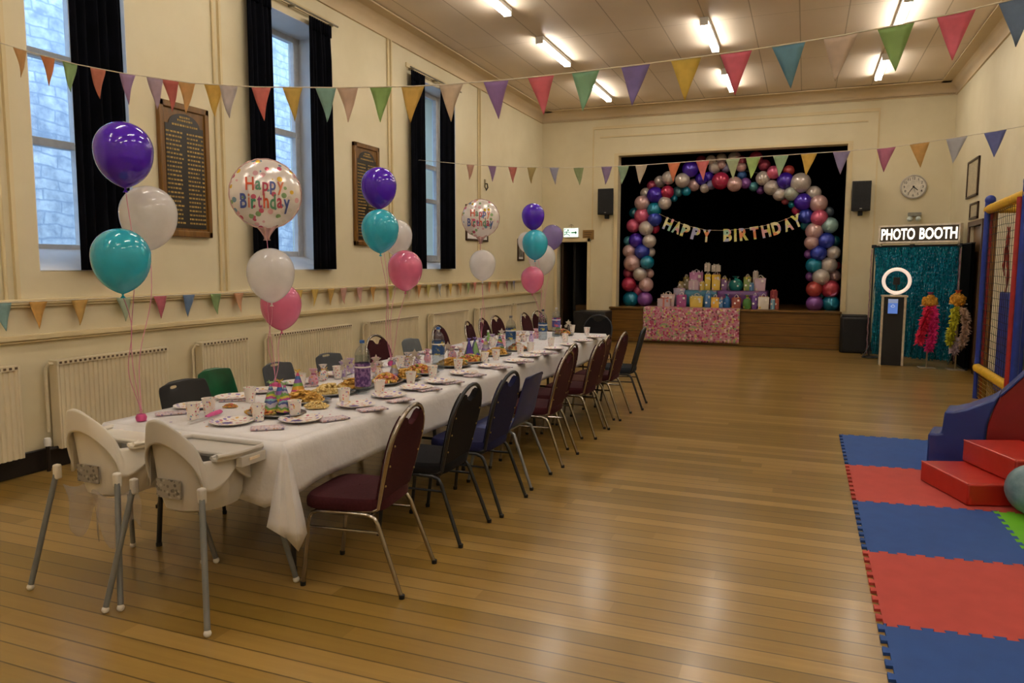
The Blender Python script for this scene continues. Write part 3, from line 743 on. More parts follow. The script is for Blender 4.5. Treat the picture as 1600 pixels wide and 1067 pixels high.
# ---------------------------------------------------------------- things laid out on the table
ZT = TZ+.008
PASTEL = ['#d98a96', '#e0a24a', '#8d7fc0', '#e9b0bf', '#7fb0c8', '#c8587a']
M_PLATE = m_dots('confetti_print_paper', '#ece6e0', ['#d8a048', '#e0b870', '#c8788a', '#8d7fc0', '#e8d8d0'], 42, .4, .4, '#4a3a86', True)
M_CUP = m_dots('spotted_paper_cup', '#ece4dc', PASTEL, 62, .3, .45)
M_NAP = m_dots('printed_napkin', '#cdbfc4', ['#8f84a8', '#c7a0a8', '#a8a0b8', '#b89a88'], 70, .4, .8, None, True)
def tp(px, py, z=ZT): p = at(px, py, 'z', z); return V((p.x, p.y, z))
def make_plate():
    t = thing('paper_plate', '', 'plate')
    MB(M_PLATE).lathe([(.001, .004), (.078, .004), (.088, .009), (.112, .016), (.115, .014), (.09, .004), (.07, 0), (.001, 0)], n=28).build('plate_disc', t)
    MB(mat('#e9e2d8', .5)).lathe([(.112, .0135), (.1165, .0145), (.1165, .017), (.112, .0165)], n=28, cap=False).build('rolled_rim', t)
    return t
def make_cup():
    t = thing('paper_cup', '', 'cup')
    MB(M_CUP).lathe([(.001, .002), (.026, .002), (.027, 0), (.038, .092), (.0365, .092), (.026, .008), (.001, .008)], n=22).build('cup_body', t)
    MB(WHITE).tube([(.0385*math.cos(a), .0385*math.sin(a), .092) for a in [2*PI*k/22 for k in range(22)]], .0022, 6, True).build('rolled_rim', t)
    return t
PL, CU = Proto(make_plate), Proto(make_cup)
pf = [(362, 661), (469, 657), (556, 634), (608, 619), (650, 607), (687, 597), (725, 584), (766, 573), (806, 565), (828, 557), (846, 552), (867, 545.5), (891, 539.5), (911, 533.5), (931, 527.5)]
pw = [(300, 636), (352, 621), (400, 611), (448, 598), (512, 585), (566, 572), (620, 562), (668, 552), (712, 545), (752, 537), (790, 531), (822, 525)]
for k, q in enumerate(pf): PL.put(tp(*q), .3*k, f'white confetti-print plate, {ORD[k]} from the high chairs along the open floor edge', 'confetti-print party plates')
for k, q in enumerate(pw): 
    p = tp(*q); p.x = max(-3.36, min(p.x, -3.2)); PL.put(p, .7*k+1, f'white confetti-print plate, {ORD[k]} from the high chairs along the window edge', 'confetti-print party plates')
cf = [(404, 657), (461, 651), (538, 630), (593, 616), (642, 601), (676, 590), (716, 579), (757, 567), (775, 562), (813, 553), (829, 549), (861, 541), (883, 534), (917, 523)]
cw = [(302, 655), (327, 647), (391, 628), (470, 604), (528, 591), (626, 573), (690, 557), (728, 549), (770, 541), (800, 534), (842, 527), (873, 519), (894, 519)]
for k, q in enumerate(cf): CU.put(tp(*q), .9*k, f'spotted white paper cup, {ORD[k]} from the high chairs in the open floor row', 'spotted paper cups')
for k, q in enumerate(cw): CU.put(tp(*q), 1.3*k, f'spotted white paper cup, {ORD[k]} from the high chairs in the window side row', 'spotted paper cups')
def make_napkin():
    t = thing('paper_napkin', '', 'napkin')
    MB(M_NAP).b2(-.045, .045, -.085, .085, 0, .004).build('lower_fold', t)
    MB(M_NAP).b2(-.043, .045, -.083, .083, .0042, .008).build('upper_fold', t)
    return t
NK = Proto(make_napkin)
for k, (q, rz) in enumerate(zip([(418, 669), (520, 655), (582, 640), (625, 626), (670, 609), (706, 598), (742, 587), (784, 575), (818, 566), (858, 553)], (-.9, -.5, -.6, -.4, -.5, -.5, -.4, -.5, -.5, -.6))):
    NK.put(tp(*q), rz, f'folded printed napkin beside a plate, {ORD[k]} from the high chairs, open floor edge', 'printed paper napkins')
for k, (q, rz) in enumerate(zip([(268, 646), (365, 625), (425, 612), (478, 603)], (-.7, -.9, -.8, -.8))):
    NK.put(tp(*q), rz, f'folded printed paper napkin, {ORD[k]} from the high chairs on the window edge', 'printed paper napkins')
p, q = tp(322, 655), tp(352, 645.5); p.z += .006; t = thing('serving_knife', 'pink handled plastic cake knife lying at the high chair end of the table', 'knife', p, math.atan2(q.y-p.y, q.x-p.x))
MB(mat('#d24f92', .4)).tube([(.0, 0, .008), (.05, 0, .012), (.13, .003, .012), (.15, .004, .009)], [.008, .012, .013, .006], 10).build('handle', t)
MB(mat('#c9c5c4', .3, .4)).prism([(.0, -.011, .004), (-.13, -.005, .004), (-.15, .004, .004), (-.12, .012, .004), (0, .012, .004)], (0, 0, .003)).build('blade', t)
# platters with party food
SILV = mat('#8f9090', .3, .85, .08)
n = NT('golden_crisps'); n.set(.6); n.col(n.ramp(n.noise(70), [(.3, '#bc8a34'), (.6, '#dcb058'), (.8, '#e8cc88')])); CRISP = n.m
n = NT('pale_popcorn'); n.set(.7); n.col(n.ramp(n.noise(90), [(.3, '#c9a050'), (.6, '#e2cc90'), (.8, '#efe2bd')])); POP = n.m
n = NT('mixed_sweets'); n.set(.45); vo = n.new('ShaderNodeTexVoronoi', i_Scale=45.0); n.link(n.obj(), vo.inputs['Vector']); sc = n.new('ShaderNodeSeparateColor'); n.link(vo.outputs['Color'], sc.inputs[0])
n.col(n.ramp(sc.outputs[0], [(0, '#c8743c'), (.3, '#d8a048'), (.55, '#d0b860'), (.75, '#b8606a'), (.9, '#90a858')], 'CONSTANT')); SWEET = n.m
def make_platter():
    t = thing('serving_platter', '', 'platter')
    MB(SILV).lathe([(.001, .006), (.13, .006), (.15, .014), (.17, .018), (.172, .014), (.14, .002), (.12, 0), (.001, 0)], n=32, sy=.72).build('tray_dish', t)
    MB(SILV).tube([(.171*math.cos(a), .123*math.sin(a), .0165) for a in [2*PI*k/32 for k in range(32)]], .003, 6, True).build('rolled_rim', t)
    return t
def make_food(kind, sd):
    rnd = random.Random(sd); b = MB({'crisp': CRISP, 'pop': POP, 'sweet': SWEET}[kind])
    b.lathe([(.105, .003), (.1, .014), (.06, .03), (.001, .036)], n=18, sy=.7)
    for k in range(130):
        a = rnd.random()*2*PI; q = rnd.random()**.5; x, y = .125*q*math.cos(a), .088*q*math.sin(a); z = .052*(1-q*q)+.008
        M = Matrix.Rotation(rnd.random()*6, 3, 'Z') @ Matrix.Rotation(rnd.uniform(-.9, .9), 3, 'X')
        if kind == 'crisp':
            s = rnd.uniform(.013, .02); ps = [V((s*math.cos(c), s*.8*math.sin(c), .3*s*math.cos(2*c))) for c in [2*PI*i/7 for i in range(7)]]
            b.prism(ps, (0, 0, .0025), Matrix.Translation((x, y, z)) @ M.to_4x4())
        else:
            s = rnd.uniform(.008, .012)
            b.lathe([(1e-4, -s), (s*.8, -s*.5), (s, .2*s), (s*.6, s*.8), (1e-4, s)], (x, y, z), 6, M=M)
    return b
FOODS = {}
def food(kind, p, rz, label, sc=1):
    key = kind
    if key not in FOODS:
        o = make_food(kind, len(kind)).build({'crisp': 'potato_crisps', 'pop': 'popcorn_heap', 'sweet': 'party_snacks'}[kind]); FOODS[key] = o
    else: o = FOODS[key].copy(); COL.objects.link(o)
    o.location = p; o.rotation_euler = (0, 0, rz); o.scale = (sc,)*3; return tag(o, label, 'food', 'heaps of party food', 'stuff')
PT = Proto(make_platter)
fl = [((474, 628), 'crisp', 'golden crisps heaped on the platter beside the nearest hat cluster'), ((516, 616), 'pop', 'pale popcorn heaped on a platter just before the nearest water bottle'),
      ((553, 607), 'crisp', 'golden crisps on the platter at the foot of the nearest water bottle'), ((603, 598), 'sweet', 'mixed snacks on a platter beside the silver party hat'),
      ((632, 591), 'crisp', 'golden crisps on a platter just past the silver party hat'), ((656, 583), 'sweet', 'orange snacks on a platter before the second water bottle'),
      ((706, 572), 'crisp', 'golden crisps on a platter before the purple party hat'), ((735, 566), 'sweet', 'mixed snacks on the platter under the purple party hat'),
      ((776, 555), 'crisp', 'golden crisps on a platter past the purple party hat'), ((808, 547), 'sweet', 'mixed snacks on a platter before the farther pair of bottles'), ((880, 523), 'sweet', 'orange snacks beside the farthest water bottle')]
for k, (q, kd, lb) in enumerate(fl):
    p = tp(*q); PT.put(p, .4+.5*k, f'oval silver platter, {ORD[k]} from the high chairs along the middle of the table', 'oval silver platters')
    food(kd, p+V((0, 0, .008)), .4+.5*k, lb)
p = tp(433, 648); PT.put(p, .1, 'oval silver platter under the nearest cluster of party hats', 'oval silver platters')
food('sweet', tp(409, 646), 0, 'mixed snacks at the side of the nearest hat cluster', .8)
food('pop', tp(494, 637), .5, 'popcorn spilled on the cloth beside the crisps platter', .62); food('sweet', tp(360, 636), .5, 'orange snacks scattered on the cloth near the two cups', .35)
# party hats
HATM = [m_stripes('rainbow_foil', ['#3f6fb0', '#c8508a', '#d8a040', '#7fb05a', '#8a60b0'], 9, 2, .25, .3), m_stripes('pastel_foil', ['#7fa8b8', '#b04a90', '#c9b850', '#6a9a58', '#b0a8c0', '#4a5a98'], 13, 2, .25, .3, .05),
        m_stripes('purple_foil', ['#3c2a80', '#57329a', '#4a3a8a', '#6a8a5a'], 7, 0, .25, .3), m_stripes('silver_foil', ['#8f8a9a', '#b0a070', '#8a70a8', '#9a9aa8'], 11, 2, .2, .5, .05)]
def make_hat(k):
    def mk():
        t = thing('party_hat', '', 'party hat')
        MB(HATM[k]).lathe([(.05, 0), (.0505, .001), (.004, .15), (.001, .151)], n=24).build('paper_cone', t)
        b = MB(mat(['#c9a840', '#9fc080', '#7f6ab0', '#c0c0c8'][k], .4, .4))
        for i in range(9):
            a = i*.7; b.tube([(0, 0, .146), (.012*math.cos(a), .012*math.sin(a), .162), (.022*math.cos(a), .022*math.sin(a), .16+.008*math.sin(i*2))], .0022, 5)
        b.build('tinsel_tuft', t)
        MB(mat('#d8d0d0', .6)).tube([(.05, 0, .002), (.03, .03, .0), (-.01, .052, .002)], .0012, 5).build('elastic', t)
        return t
    return mk
HT = [Proto(make_hat(k)) for k in range(4)]
for k, q, lb in ((1, (424, 646), 'multicoloured foil party hat nearest the high chairs in the nearest hat cluster'), (0, (438, 643), 'pink and blue party hat behind the nearest one in the hat cluster'),
                 (1, (446, 648), 'multicoloured party hat on the bottle side of the nearest hat cluster'), (0, (466, 616), 'tall rainbow party hat with dark blue base, standing alone beyond the hat cluster'), (3, (616, 593), 'silver and yellow party hat between the two nearest water bottles'),
                 (2, (733, 560), 'purple foil party hat on the platter past the second water bottle'), (2, (742, 558), 'smaller looking purple party hat just behind the purple one'), (3, (759, 551), 'silver party hat beyond the purple hats'),
                 (1, (781, 546), 'multicoloured party hat before the farther bottles, on the window side'), (0, (872, 521), 'rainbow party hat beside the farthest water bottle')):
    HT[k].put(tp(*q)+V((0, 0, .022 if q in ((424, 646), (438, 643), (446, 648), (733, 560), (742, 558)) else 0)), k+q[0], lb, 'foil party hats')
# treat bags and star picks
TB = [m_dots('pink_treat_wrap', '#d8a8b8', PASTEL, 60, .4, .3), m_dots('lilac_treat_wrap', '#b8a4cc', ['#e8e0e8', '#8a6ab0', '#d8b0c8'], 60, .4, .3), m_dots('clear_treat_wrap', '#d8ccc8', ['#c8a048', '#b06a88', '#8fa8c0', '#e8e0d8'], 60, .45, .2)]
def make_treat(k):
    def mk():
        t = thing('treat_bag', '', 'party bag')
        MB(TB[k]).lathe([(.001, 0), (.032, .002), (.04, .03), (.034, .06), (.012, .082), (.02, .1), (.034, .118), (.03, .118), (.01, .09), (.001, .09)], n=14, sy=.75).build('bag', t)
        MB(mat(['#b04a80', '#7a50a0', '#c9a050'][k], .4)).lathe([(.013, .078), (.016, .082), (.013, .087)], n=12, cap=False).tube([(.014, 0, .082), (.04, .01, .095), (.03, .012, .075), (.014, 0, .082), (.038, -.014, .07)], .002, 5).build('ribbon_tie', t)
        return t
    return mk
TR = [Proto(make_treat(k)) for k in range(3)]
for k, (q, z) in enumerate(zip([(490, 602), (505, 594), (535, 589), (548, 583), (587, 581), (592, 589), (637, 572), (652, 575), (668, 566), (707, 561), (720, 563), (750, 546), (769, 539), (786, 541), (809, 535), (818, 534), (830, 534), (837, 529)], range(99))):
    TR[(k*2+k//3) % 3].put(tp(*q), k*1.1, f'wrapped party treat bag, {ORD[k]} from the high chairs along the middle of the table', 'wrapped treat bags')
STARM = mat('#cfc6bc', .3, .5, .1)
def make_star():
    t = thing('star_centrepiece', '', 'table decoration')
    MB(STARM).lathe([(.03, 0), (.03, .012), (.004, .016), (.003, .09)], n=14).build('weighted_foot', t)
    for j, (dx, dz, r, rz) in enumerate(((0, .13, .042, 0), (-.03, .085, .028, .5), (.034, .095, .026, -.5))):
        ps = []
        for i in range(10):
            a = PI/2+i*PI/5; q = r if i % 2 == 0 else r*.48; ps.append((dx+q*math.cos(a), -.004+.012*j, dz+q*math.sin(a)))
        MB(STARM).prism(ps, (0, .006, 0)).build('foil_star', t)
    return t
ST = Proto(make_star)
for q, lb in (((541, 592), 'foil star table decoration just before the nearest water bottle'), ((648, 577), 'large cream foil star decoration between the two nearest bottles'), ((700, 563), 'foil star decoration just behind the second water bottle'), ((588, 588), 'foil star decoration beside the nearest water bottle, on the window side'), ((784, 537), 'foil star decoration before the farther pair of bottles'), ((888, 520), 'foil star decoration near the stage end of the table')):
    ST.put(tp(*q), .5, lb, 'foil star decorations')
t = thing('toy_dinosaur', 'small green toy figure standing before the burgundy chairs at the smaller foil balloon', 'toy', tp(763, 534))
MB(mat('#7fae5a', .5)).lathe([(.001, 0), (.03, 0), (.034, .03), (.024, .06), (.014, .075), (.018, .09), (.016, .105), (.001, .112)], n=14).build('body', t); MB(WHITE).ball((0, -.004, .12), .014, 10).build('head', t)
CONF = MB(m_dots('table_confetti', '#d9a0a8', PASTEL, 30, .6, .5)); rnd = random.Random(4)
for k in range(420):
    x = rnd.uniform(TX0+.15, TX1-.12); y = TY0+.1+(TY1-TY0-.3)*rnd.random(); s = rnd.uniform(.004, .009); a = rnd.random()*6
    CONF.prism([(x+s*math.cos(a+i*PI/2.5), y+s*math.sin(a+i*PI/2.5), ZT+.001) for i in range(5)], (0, 0, .0008))
tag(CONF.build('table_confetti'), 'pastel confetti sprinkled over the white cloth', 'confetti', None, 'stuff')
# water bottles
PET = m_glass('clear_bottle_plastic', '#f2f6f8', .92, .12); WATER = m_glass('bottled_water', '#eef4f8', .97, .03)
n = NT('purple_berry_label'); n.set(.35); n.col(n.mix(n.ramp(n.noise(38), [(.45, (0, 0, 0, 1)), (.55, (1, 1, 1, 1))]), '#4a2a68', '#8a6a9a')); LAB1 = n.m
n = NT('blue_lemon_label'); n.set(.35); n.col(n.mix(n.ramp(n.noise(26), [(.56, (0, 0, 0, 1)), (.62, (1, 1, 1, 1))]), '#2a4f80', '#c0b048')); LAB2 = n.m
n = NT('blue_red_label'); n.set(.35); n.col(n.mix(n.ramp(n.noise(24), [(.52, (0, 0, 0, 1)), (.6, (1, 1, 1, 1))]), '#3f4a90', '#b05060')); LAB3 = n.m
def make_bottle(lab, l0, l1, cap):
    def mk():
        t = thing('water_bottle', '', 'bottle')
        rib = [(.05+.0025*math.sin(k*2.1), .02+k*.0125) for k in range(17)]
        MB(PET).lathe([(.001, .006), (.03, .004), (.046, .002), (.0505, .012)]+rib+[(.051, .235), (.049, .262), (.04, .288), (.024, .308), (.0155, .318), (.0145, .335)], n=24).build('bottle_shell', t)
        MB(WATER).lathe([(.001, .008), (.044, .008), (.047, .02), (.047, .25), (.001, .25)], n=22).build('water', t)
        MB(lab).lathe([(.0532, l0), (.0534, l0+.003), (.0534, l1-.003), (.0532, l1)], n=24, cap=False).build('label_band', t)
        MB(WHITE).lathe([(.0534, l1-.03), (.0537, l1-.029), (.0537, l1-.021), (.0534, l1-.02)], n=24, cap=False).build('white_stripe', t)
        MB(mat(cap, .4)).lathe([(.001, .352), (.0155, .352), (.0165, .348), (.0165, .332), (.001, .332)], n=16).build('screw_cap', t)
        return t
    return mk
for k, (q, lb, a) in enumerate((((567, 613), 'large water bottle with purple label and blue cap, nearest the high chairs', (LAB1, .045, .2, '#2f62a8')), ((685, 578), 'large water bottle with blue label and lemon, second from the high chairs', (LAB2, .13, .24, '#2f62a8')),
                                ((798, 548), 'large water bottle with dark blue label, half hidden behind snacks before the last two bottles', (LAB2, .12, .23, '#7a7a80')), ((848, 531), 'large water bottle with pale blue label, nearer of the last two bottles', (LAB2, .1, .2, '#2a3a48')), ((869, 526), 'large water bottle with blue and red label, nearest the stage', (LAB3, .12, .23, '#d0c8c8')))):
    o = make_bottle(*a)(); o.location = tp(*q); o['label'] = lb; o['group'] = 'large water bottles'

# ---------------------------------------------------------------- helium balloons
PURP, TEAL, PEARL, PINK, CLEAR = m_balloon('#5a1fd0', .0), m_balloon('#34c4e0', .06), m_balloon('#faf8f8', .32), m_balloon('#f586b0', .12), m_balloon('#8f7cd0', .5)
RIB = mat('#d98aa8', .5)
def bprof(r, n=22):
    o = []
    for k in range(n+1):
        a = PI*k/n; c, s = math.cos(a), math.sin(a)
        if c < 0: o.append((max(.001, r*s**(1.0+.35*abs(c)**2)), r*c*1.38))
        else: o.append((max(.001, r*s), r*c))
    return o[::-1]
def ribbon(pts_from, base, t, wob=.02, sd=0):
    rnd = random.Random(sd); p0 = V(pts_from); p1 = V(base); pts = []
    for k in range(15):
        f = k/14; q = p0.lerp(p1, f); m_ = math.sin(f*PI)*wob; pts.append(q+V((m_*math.sin(f*5+sd), m_*math.cos(f*4+sd*2), 0)))
    MB(RIB).tube(pts, .0022, 5).build('ribbon', t, 'thin pink ribbon')
def balloon(px, py, rpx, x, base, mt, label, grp, sd=0):
    c = at(px, py, 'x', x); r = rpx/FPX*depth(c)
    t = thing('helium_balloon', label, 'balloon', c, sd, grp)
    MB(mt).lathe(bprof(r), n=32).build('latex_envelope', t)
    z = -1.38*r
    MB(mt).lathe([(.004, z+.01), (.006, z), (.005, z-.008), (.012, z-.018), (.014, z-.02), (.004, z-.012)], n=10).build('knot', t)
    R_ = Matrix.Rotation(-sd, 3, 'Z'); ribbon((0, 0, z-.012), R_ @ (V(base)-c), t, .03, sd)
def base(px, py): p = tp(px, py); return V((max(p.x, TX0+.08), p.y, ZT))
WEIGHT = mat('#c8508a', .3, .4)
def weight(p, label):
    t = thing('balloon_weight', label, 'balloon weight', p, .3, 'pink balloon weights')
    MB(WEIGHT).lathe([(.001, 0), (.026, 0), (.03, .02), (.022, .036), (.001, .042)], n=14).build('wrapped_weight', t)
    MB(RIB).tube([(0, 0, .04), (.008, 0, .055), (0, 0, .07), (-.008, 0, .055), (0, 0, .04)], .002, 5).build('tie_loop', t)
B1, B2, B3, B4, B5 = base(221, 657), base(430, 606), base(611, 571), base(752, 536), base(850, 516)
for bb, lb in ((B1, 'nearest the high chairs'), (B2, 'under the large foil balloon bunch'), (B3, 'under the middle bunch'), (B4, 'under the smaller foil balloon bunch'), (B5, 'under the bunch nearest the stage')): weight(bb, 'small pink balloon weight on the cloth, '+lb)
G = 'helium balloons tied in bunches along the table'
balloon(193, 234, 43, -3.35, B1+V((0, 0, .05)), PURP, 'glossy purple balloon at the top of the bunch nearest the high chairs', G, .1)
balloon(232, 333, 42, -3.47, B1+V((0, 0, .05)), PEARL, 'pearl white balloon in the bunch nearest the high chairs', G, .7)
balloon(189, 400, 43, -3.25, B1+V((0, 0, .05)), TEAL, 'large teal balloon lowest in the bunch nearest the high chairs', G, 1.3)
balloon(423, 424, 36, -3.27, B2+V((0, 0, .05)), PEARL, 'pearl white balloon under the large foil balloon', G, 2.1)
balloon(439, 474, 31, -3.5, B2+V((0, 0, .05)), PINK, 'pink balloon under the large foil balloon, half behind the white one', G, 2.7)
balloon(592, 289, 27.5, -3.3, B3+V((0, 0, .05)), PURP, 'glossy purple balloon at the top of the middle bunch', G, 3.1)
balloon(594, 356, 29, -3.2, B3+V((0, 0, .05)), TEAL, 'teal balloon in the middle bunch, overlapping the purple one', G, 3.6)
balloon(620, 367, 24, -3.55, B3+V((0, 0, .05)), PEARL, 'pearl white balloon in the middle bunch, behind the teal one', G, 4.1)
balloon(633, 418, 27, -3.25, B3+V((0, 0, .05)), PINK, 'pink balloon lowest in the middle bunch', G, 4.6)
balloon(754, 411, 20.5, -3.28, B4+V((0, 0, .05)), PEARL, 'pearl white balloon under the smaller foil balloon', G, 5.1)
balloon(833, 335.5, 17.8, -3.2, B5+V((0, 0, .05)), PURP, 'glossy purple balloon at the top of the bunch nearest the stage', G, 5.5)
balloon(836, 379, 20, -3.1, B5+V((0, 0, .05)), TEAL, 'teal balloon in the bunch nearest the stage', G, 6.1)
balloon(832, 434, 18, -3.15, B5+V((0, 0, .05)), PINK, 'pink balloon lowest in the bunch nearest the stage', G, 6.6)
balloon(847, 402, 21, -3.4, B5+V((0, 0, .05)), PEARL, 'pearl white balloon beneath the teal one in the bunch nearest the stage', G, 7.1)
balloon(823, 376, 14, -3.5, B5+V((0, 0, .05)), PEARL, 'small pearl white balloon peeping out beside the teal one near the stage', G, 7.6)
balloon(863, 368, 17, -3.45, B5+V((0, 0, .05)), CLEAR, 'see-through lilac balloon nearest the stage doorway', G, 8.1)
FOIL = m_dots('printed_foil', '#ebe5e2', ['#d8b040', '#c8607a', '#7fa0b8', '#e0d8d0', '#e0b0b8', '#8fb080', '#ebe5e2'], 24, .42, .2); FOIL.node_tree.nodes['Principled BSDF'].inputs['Metallic'].default_value = .25
FOILM = mat('#d9b4b4', .22, .45, .15, 10)
LET = [mat(c, .4) for c in ('#b8405a', '#4a5a9a', '#d0785a', '#3f8a6a', '#a04a80', '#c8502f', '#5a9070')]
def foil(px, py, rpx, x, bs, label, sd):
    c = at(px, py, 'x', x); R_ = rpx/FPX*depth(c); rz = math.atan2(c.x-0, -(c.y-0)*-1) if False else math.atan2(-c.x, c.y)
    t = thing('foil_balloon', label, 'foil balloon', c, rz, 'round printed foil balloons')
    def lens(q, a): 
        q = min(q, 1); return R_*.36*max(0, 1-q**2.2)**.75+ .0035*math.sin(a*26)*q**6*(1-q)*12
    b = MB(FOIL)
    for s_ in (-1, 1):
        b.grid(lambda u, v: (R_*v*math.cos(u*2*PI), s_*lens(v, u*2*PI), R_*v*math.sin(u*2*PI)), 60, 14, closeu=True)
    b.build('printed_disc', t)
    b = MB(FOILM)
    def seam(u, v): a = u*2*PI; q = R_*(.995+.035*v+.006*math.sin(a*22)*v); return (q*math.cos(a), .003*math.sin(a*30), q*math.sin(a))
    b.grid(seam, 90, 1, closeu=True); b.build('crimped_edge', t, solid=.002)
    MB(FOILM).grid(lambda u, v: ((u*2-1)*R_*(.34*(1-v)**1.5+.05+.04*max(0, v-.85)*8), .012*math.sin(u*12)*(1-v*.5), -R_*(.86+.06*0)+-.50*R_*v+.04*R_*math.cos((u*2-1)*1.5)*(1-v)), 14, 8).build('filler_neck', t, solid=.003)
    for word, cy_, w_, h_ in (('Happy', .27, 1.1, .4), ('Birthday', -.22, 1.42, .44)):
        q = -w_/2; adv = []
        for ch in word:
            vs, _ = letters(ch, .02); adv.append(max(v[0] for v in vs)-min(v[0] for v in vs)+.09)
        k_ = w_/sum(adv)
        for i, ch in enumerate(word):
            vs, _ = letters(ch, .02); ww = (adv[i]-.09)*k_; y0, y1 = min(v[1] for v in vs), max(v[1] for v in vs); hh = (y1-y0)*h_/.75
            cyy = cy_+((y0+y1)/2-.36)*h_/.75+.02*math.sin(i*2.3)
            def fn(x, y): return (x*R_, -lens(math.hypot(x, y), 0)-.004, y*R_)
            b = MB(LET[(i+len(word)) % 7]); put_text(b, ch, fn, ww, hh, .02, q+ww/2, cyy); b.build('printed_letter', t, f'{ch} in coloured print', smooth=False); q += adv[i]*k_
    Rm = Matrix.Rotation(-rz, 3, 'Z'); ribbon((0, 0, -1.36*R_), Rm @ (V(bs)-c), t, .02, sd)
foil(415, 303, 53, -3.3, B2+V((0, 0, .05)), 'large round printed foil balloon saying Happy Birthday, in front of the middle window', 2.2)
foil(751, 341, 29, -3.3, B4+V((0, 0, .05)), 'smaller looking foil Happy Birthday balloon in front of the dark framed photograph', 5.2)

# ---------------------------------------------------------------- buntings
_fm = {}
def flagmat(c):
    if c not in _fm:
        n = NT('flag_cloth_'+c[1:]); n.set(.85, spec=.2); l = lin(c); d = tuple(x*.86 for x in l[:3])+(1,)
        l = tuple(q*.76+.22*k for q, k in zip(l[:3], (.72, .66, .55)))+(1,); d = tuple(x*.88 for x in l[:3])+(1,)
        cc = n.ramp(n.noise(22), [(.35, d), (.65, l)]); n.col(cc)
        t = n.new('ShaderNodeBsdfTranslucent'); n.link(cc, t.inputs[0])
        mx = n.new('ShaderNodeMixShader', i_Fac=.4); n.link(n.b.outputs[0], mx.inputs[1]); n.link(t.outputs[0], mx.inputs[2]); n.link(mx.outputs[0], n.out.inputs[0]); _fm[c] = n.m
    return _fm[c]
def bunting(label, line, loc, flags, wid, hgt, ends):
    """line: photo points of the cord; loc(px, py): place on the upright plane the cord hangs in"""
    t = thing('bunting', label, 'bunting', (0, 0, 0))
    pts = [loc(*q) for q in line]
    pts = [V(e) for e in ends[:1]]+pts+[V(e) for e in ends[1:]]
    MB(mat('#d8cdb8', .8)).tube(pts, .0035, 6).build('cord', t)
    def yat(px):
        for (a, b_), (c, d) in zip(line, line[1:]):
            if a <= px <= c: return b_+(d-b_)*(px-a)/(c-a)
        return line[-1][1] if px > line[-1][0] else line[0][1]
    for k, (px, c) in enumerate(flags):
        p = loc(px, yat(px)); q = loc(px+6, yat(px+6)); u = (q-p).normalized(); dn = V((0, 0, -1)); nn = u.cross(dn).normalized()
        b = MB(flagmat(c)); rnd = random.Random(k*7+len(label)); tw = rnd.uniform(-.25, .25); sw = rnd.uniform(-.02, .02)
        def fn(i, j):
            s_ = (i*2-1)*wid/2*(1-j*.985); return p+u*(s_*math.cos(tw*j)+sw*j)+nn*(s_*math.sin(tw*j)+.012*math.sin(j*4+k)*j)+dn*(hgt*j)
        b.grid(fn, 4, 8); b.build('flag', t, solid=.0015)
    return t
bunting('long pastel bunting strung across the hall nearest the camera, high above the party table',
        [(-40, 55), (0, 67), (60, 85), (122, 101), (190, 114), (300, 130), (400, 136), (530, 137), (640, 135), (700, 132), (800, 124), (900, 113), (1000, 101), (1100, 88), (1200, 74), (1300, 58), (1400, 40), (1500, 19), (1600, -5), (1700, -32)],
        lambda x, y: at(x, y, 'y', 3.8),
        [(31, '#e0b070'), (74, '#e08a48'), (109, '#8fbf7f'), (153, '#d06a52'), (199, '#b08ac8'), (242, '#c8b0cc'), (266, '#d05050'), (291, '#e8b468'), (333, '#e8bf3a'), (357, '#d8d0d4'), (408, '#e46a68'), (457, '#e0c048'), (509, '#7fb8b0'), (543, '#e0c4b0'), (595, '#8fbf5f'), (645, '#e8c048'), (705, '#e4d0b8'),
         (775, '#a070c8'), (845, '#e4587a'), (915, '#7fc09a'), (993, '#7a64bf'), (1072, '#e0c020'), (1150, '#e4507f'), (1232, '#3f98b8'), (1314, '#d8c4b4'), (1400, '#8fbf64'), (1494, '#e4507f'), (1592, '#4a78a8')], .148, .2,
        [(XL, 3.8, 3.35), (XR, 3.8, 3.25)])
Q0, Q1 = (XL, 10.0), (XR, 6.8)
bunting('second pastel bunting crossing the hall in front of the stage opening',
        [(655, 250), (730, 257), (800, 261), (900, 262), (1000, 258), (1100, 251), (1200, 244), (1320, 236), (1385, 231), (1440, 223), (1500, 214), (1555, 205), (1600, 197)],
        lambda x, y: at_plane(x, y, Q0, Q1),
        [(735, '#e0b4a4'), (769, '#a880bf'), (801, '#e07a70'), (831, '#c9b060'), (866, '#b4b4cc'), (904, '#a0b478'), (948, '#9a80b8'), (974, '#a0c4a0'), (1002, '#e0d0b8'), (1053, '#f0884a'), (1098, '#ec7078'), (1145, '#c4d4a8'), (1177, '#b8dc88'), (1220, '#b0d4ac'), (1264, '#ecc434'), (1315, '#9a90c8'), (1385, '#c05a90'), (1437, '#e0b050'), (1495, '#c0c4d0'), (1555, '#3f58b8')], .16, .21,
        [(XL, 10.0, 3.15), (XR, 6.8, 3.05)])
